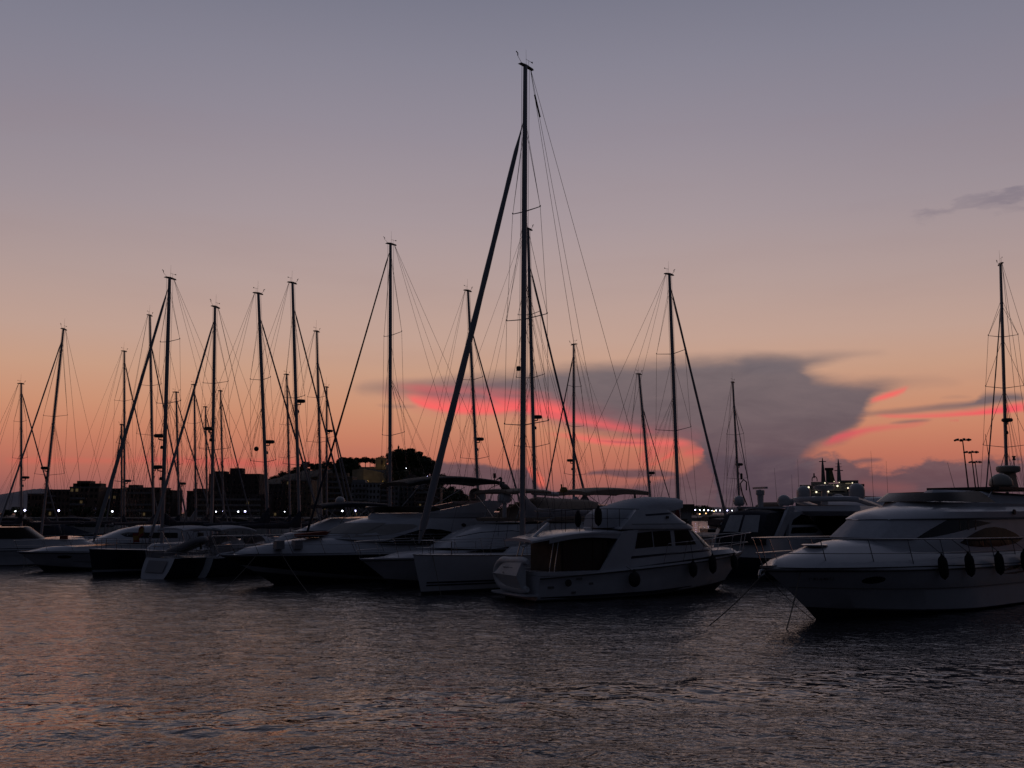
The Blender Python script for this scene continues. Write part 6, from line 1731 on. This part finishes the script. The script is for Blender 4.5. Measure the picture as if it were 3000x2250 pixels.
fbox('lower_deckhouse', 2334, 2532, 1470, 1446, 2, 60, FW)
fbox('deckhouse', 2344, 2528, 1446, 1434, 3, 55, FW)
fbox('deckhouse', 2344, 2376, 1434, 1419, 4, 50, FW)
fbox('deckhouse', 2378, 2430, 1434, 1410, 6, 50, FW)
fbox('bridge_house', 2462, 2519, 1434, 1407, 3, 40, FW)
fbox('deckhouse', 2430, 2462, 1434, 1416, 5, 50, FW)
fbox('bridge_wing', 2519, 2536, 1425, 1418, 3, 9, DARKM)
fbox('side_recess', 2485, 2523, 1440, 1426, 2.6, 3.2, WIN)
for px0, px1, py in ((2466, 2516, 1413), (2350, 2374, 1426), (2384, 2426, 1421), (2350, 2480, 1440)):
    fbox('window_band', px0, px1, py + 1.6, py - 1.6, 2.85 if px0 == 2466 or px0 == 2350 else 5.8, 3.3 if px0 in (2466, 2350) else 6.3, WIN)
fbox('lit_window', 2481, 2496, 1416.5, 1415.2, 2.6, 2.95, FLW)
fbox('lit_window', 2524, 2527, 1439, 1433, 2.2, 2.9, FLW)
fn = MB(); 
b0, b1, t0_, t1_ = fx(2424), fx(2451), fx(2425), fx(2443)
fn.loft([[Vector((b0, 10, fz(1410))), Vector((b1, 10, fz(1410))), Vector((b1, 24, fz(1410))), Vector((b0, 24, fz(1410)))], [Vector((t0_, 11, fz(1371))), Vector((t1_, 11, fz(1371))), Vector((t1_, 21, fz(1371))), Vector((t0_, 21, fz(1371)))]])
fno = fn.build('funnel', FYE, fr)
fgm = MB(); fgm.loft([[Vector((b0 - .1, 9.9, fz(1410))), Vector((fx(2436), 9.9, fz(1410))), Vector((fx(2436), 24.1, fz(1410))), Vector((b0 - .1, 24.1, fz(1410)))], [Vector((t0_ - .1, 10.9, fz(1371))), Vector((fx(2433), 10.9, fz(1371))), Vector((fx(2433), 21.1, fz(1371))), Vector((t0_ - .1, 21.1, fz(1371)))]]); fgm.build('funnel_stripe', FG, fno)
fc = MB(); fc.box(((t0_ + t1_) / 2, 16, fz(1370)), (t1_ - t0_ + 1.2, 11, .8)); fc.build('funnel_cap', DARKM, fno)
for px, top, cr_, hw in ((2415, 1336, 1347, 1.3), (2463, 1340, 1375, 1.6)):
    m_ = MB(); m_.loft([[Vector((fx(px) + s * q, 14 + r_ * q, z)) for s, r_ in ((-1, -1), (1, -1), (1, 1), (-1, 1))] for q, z in ((.95, fz(1409)), (.55, fz(1362)), (.14, fz(top)))]); m_.build('mast', FW if px > 2450 else GREYM, fr)
    c_ = MB(); c_.box((fx(px), 14, fz(cr_)), (hw * 2.3, .4, .35)); c_.build('crosstree', DARKM, fr)
    if px > 2450:
        for py_, w_ in ((1355, 2.6), (1364, 2.8), (1383, 1.8)):
            c_ = MB(); c_.box((fx(px), 13.6, fz(py_)), (w_, .2, .2)); c_.build('crosstree', DARKM, fr)
rg_ = MB(); rg_.tube([(fx(2389) + 1.1 * math.cos(a), 8, fz(1404) + 1.6 * math.sin(a)) for a in [k * math.pi / 8 for k in range(-1, 10)]], .22, 6); rg_.tube([(fx(2388), 8, fz(1398)), (fx(2388), 8, fz(1384))], .35, 6); rg_.build('aerial_arch', DARKM, fr)
for px, py, r in ((2361.5, 1428.7, .42), (2371, 1427, .40), (2393.6, 1441, .38), (2429.3, 1439.8, .34), (2445.3, 1424.2, .42), (2457, 1423.5, .40), (2487.5, 1429.7, .32), (2516.6, 1428, .38), (2420.3, 1414.4, .26), (2501, 1415.2, .22), (2403, 1435.6, .18), (2447.6, 1410.7, .16), (2462.6, 1413.3, .14)):
    l = MB(); l.lathe([(r * math.sin(a), -r * math.cos(a)) for a in [k * math.pi / 6 for k in range(7)]], (fx(px), 1.9, fz(py)), 10); l.build('deck_lamp', FL_, fr)
for px in (2575, 2597, 2604, 2639):
    p = at(px, 1462 - random.uniform(0, 12), 330)
    t = thing('mast', 'thin distant mast tip over the white cabin roof right of the ferry', 'mast', (p.x, 330, 0), 0, 'distant mast tips right of the ferry')
    m_ = MB(); m_.tube([(0, 0, 0), (0, 0, p.z)], [.12, .05], 5); m_.build('pole', DARKM, t)
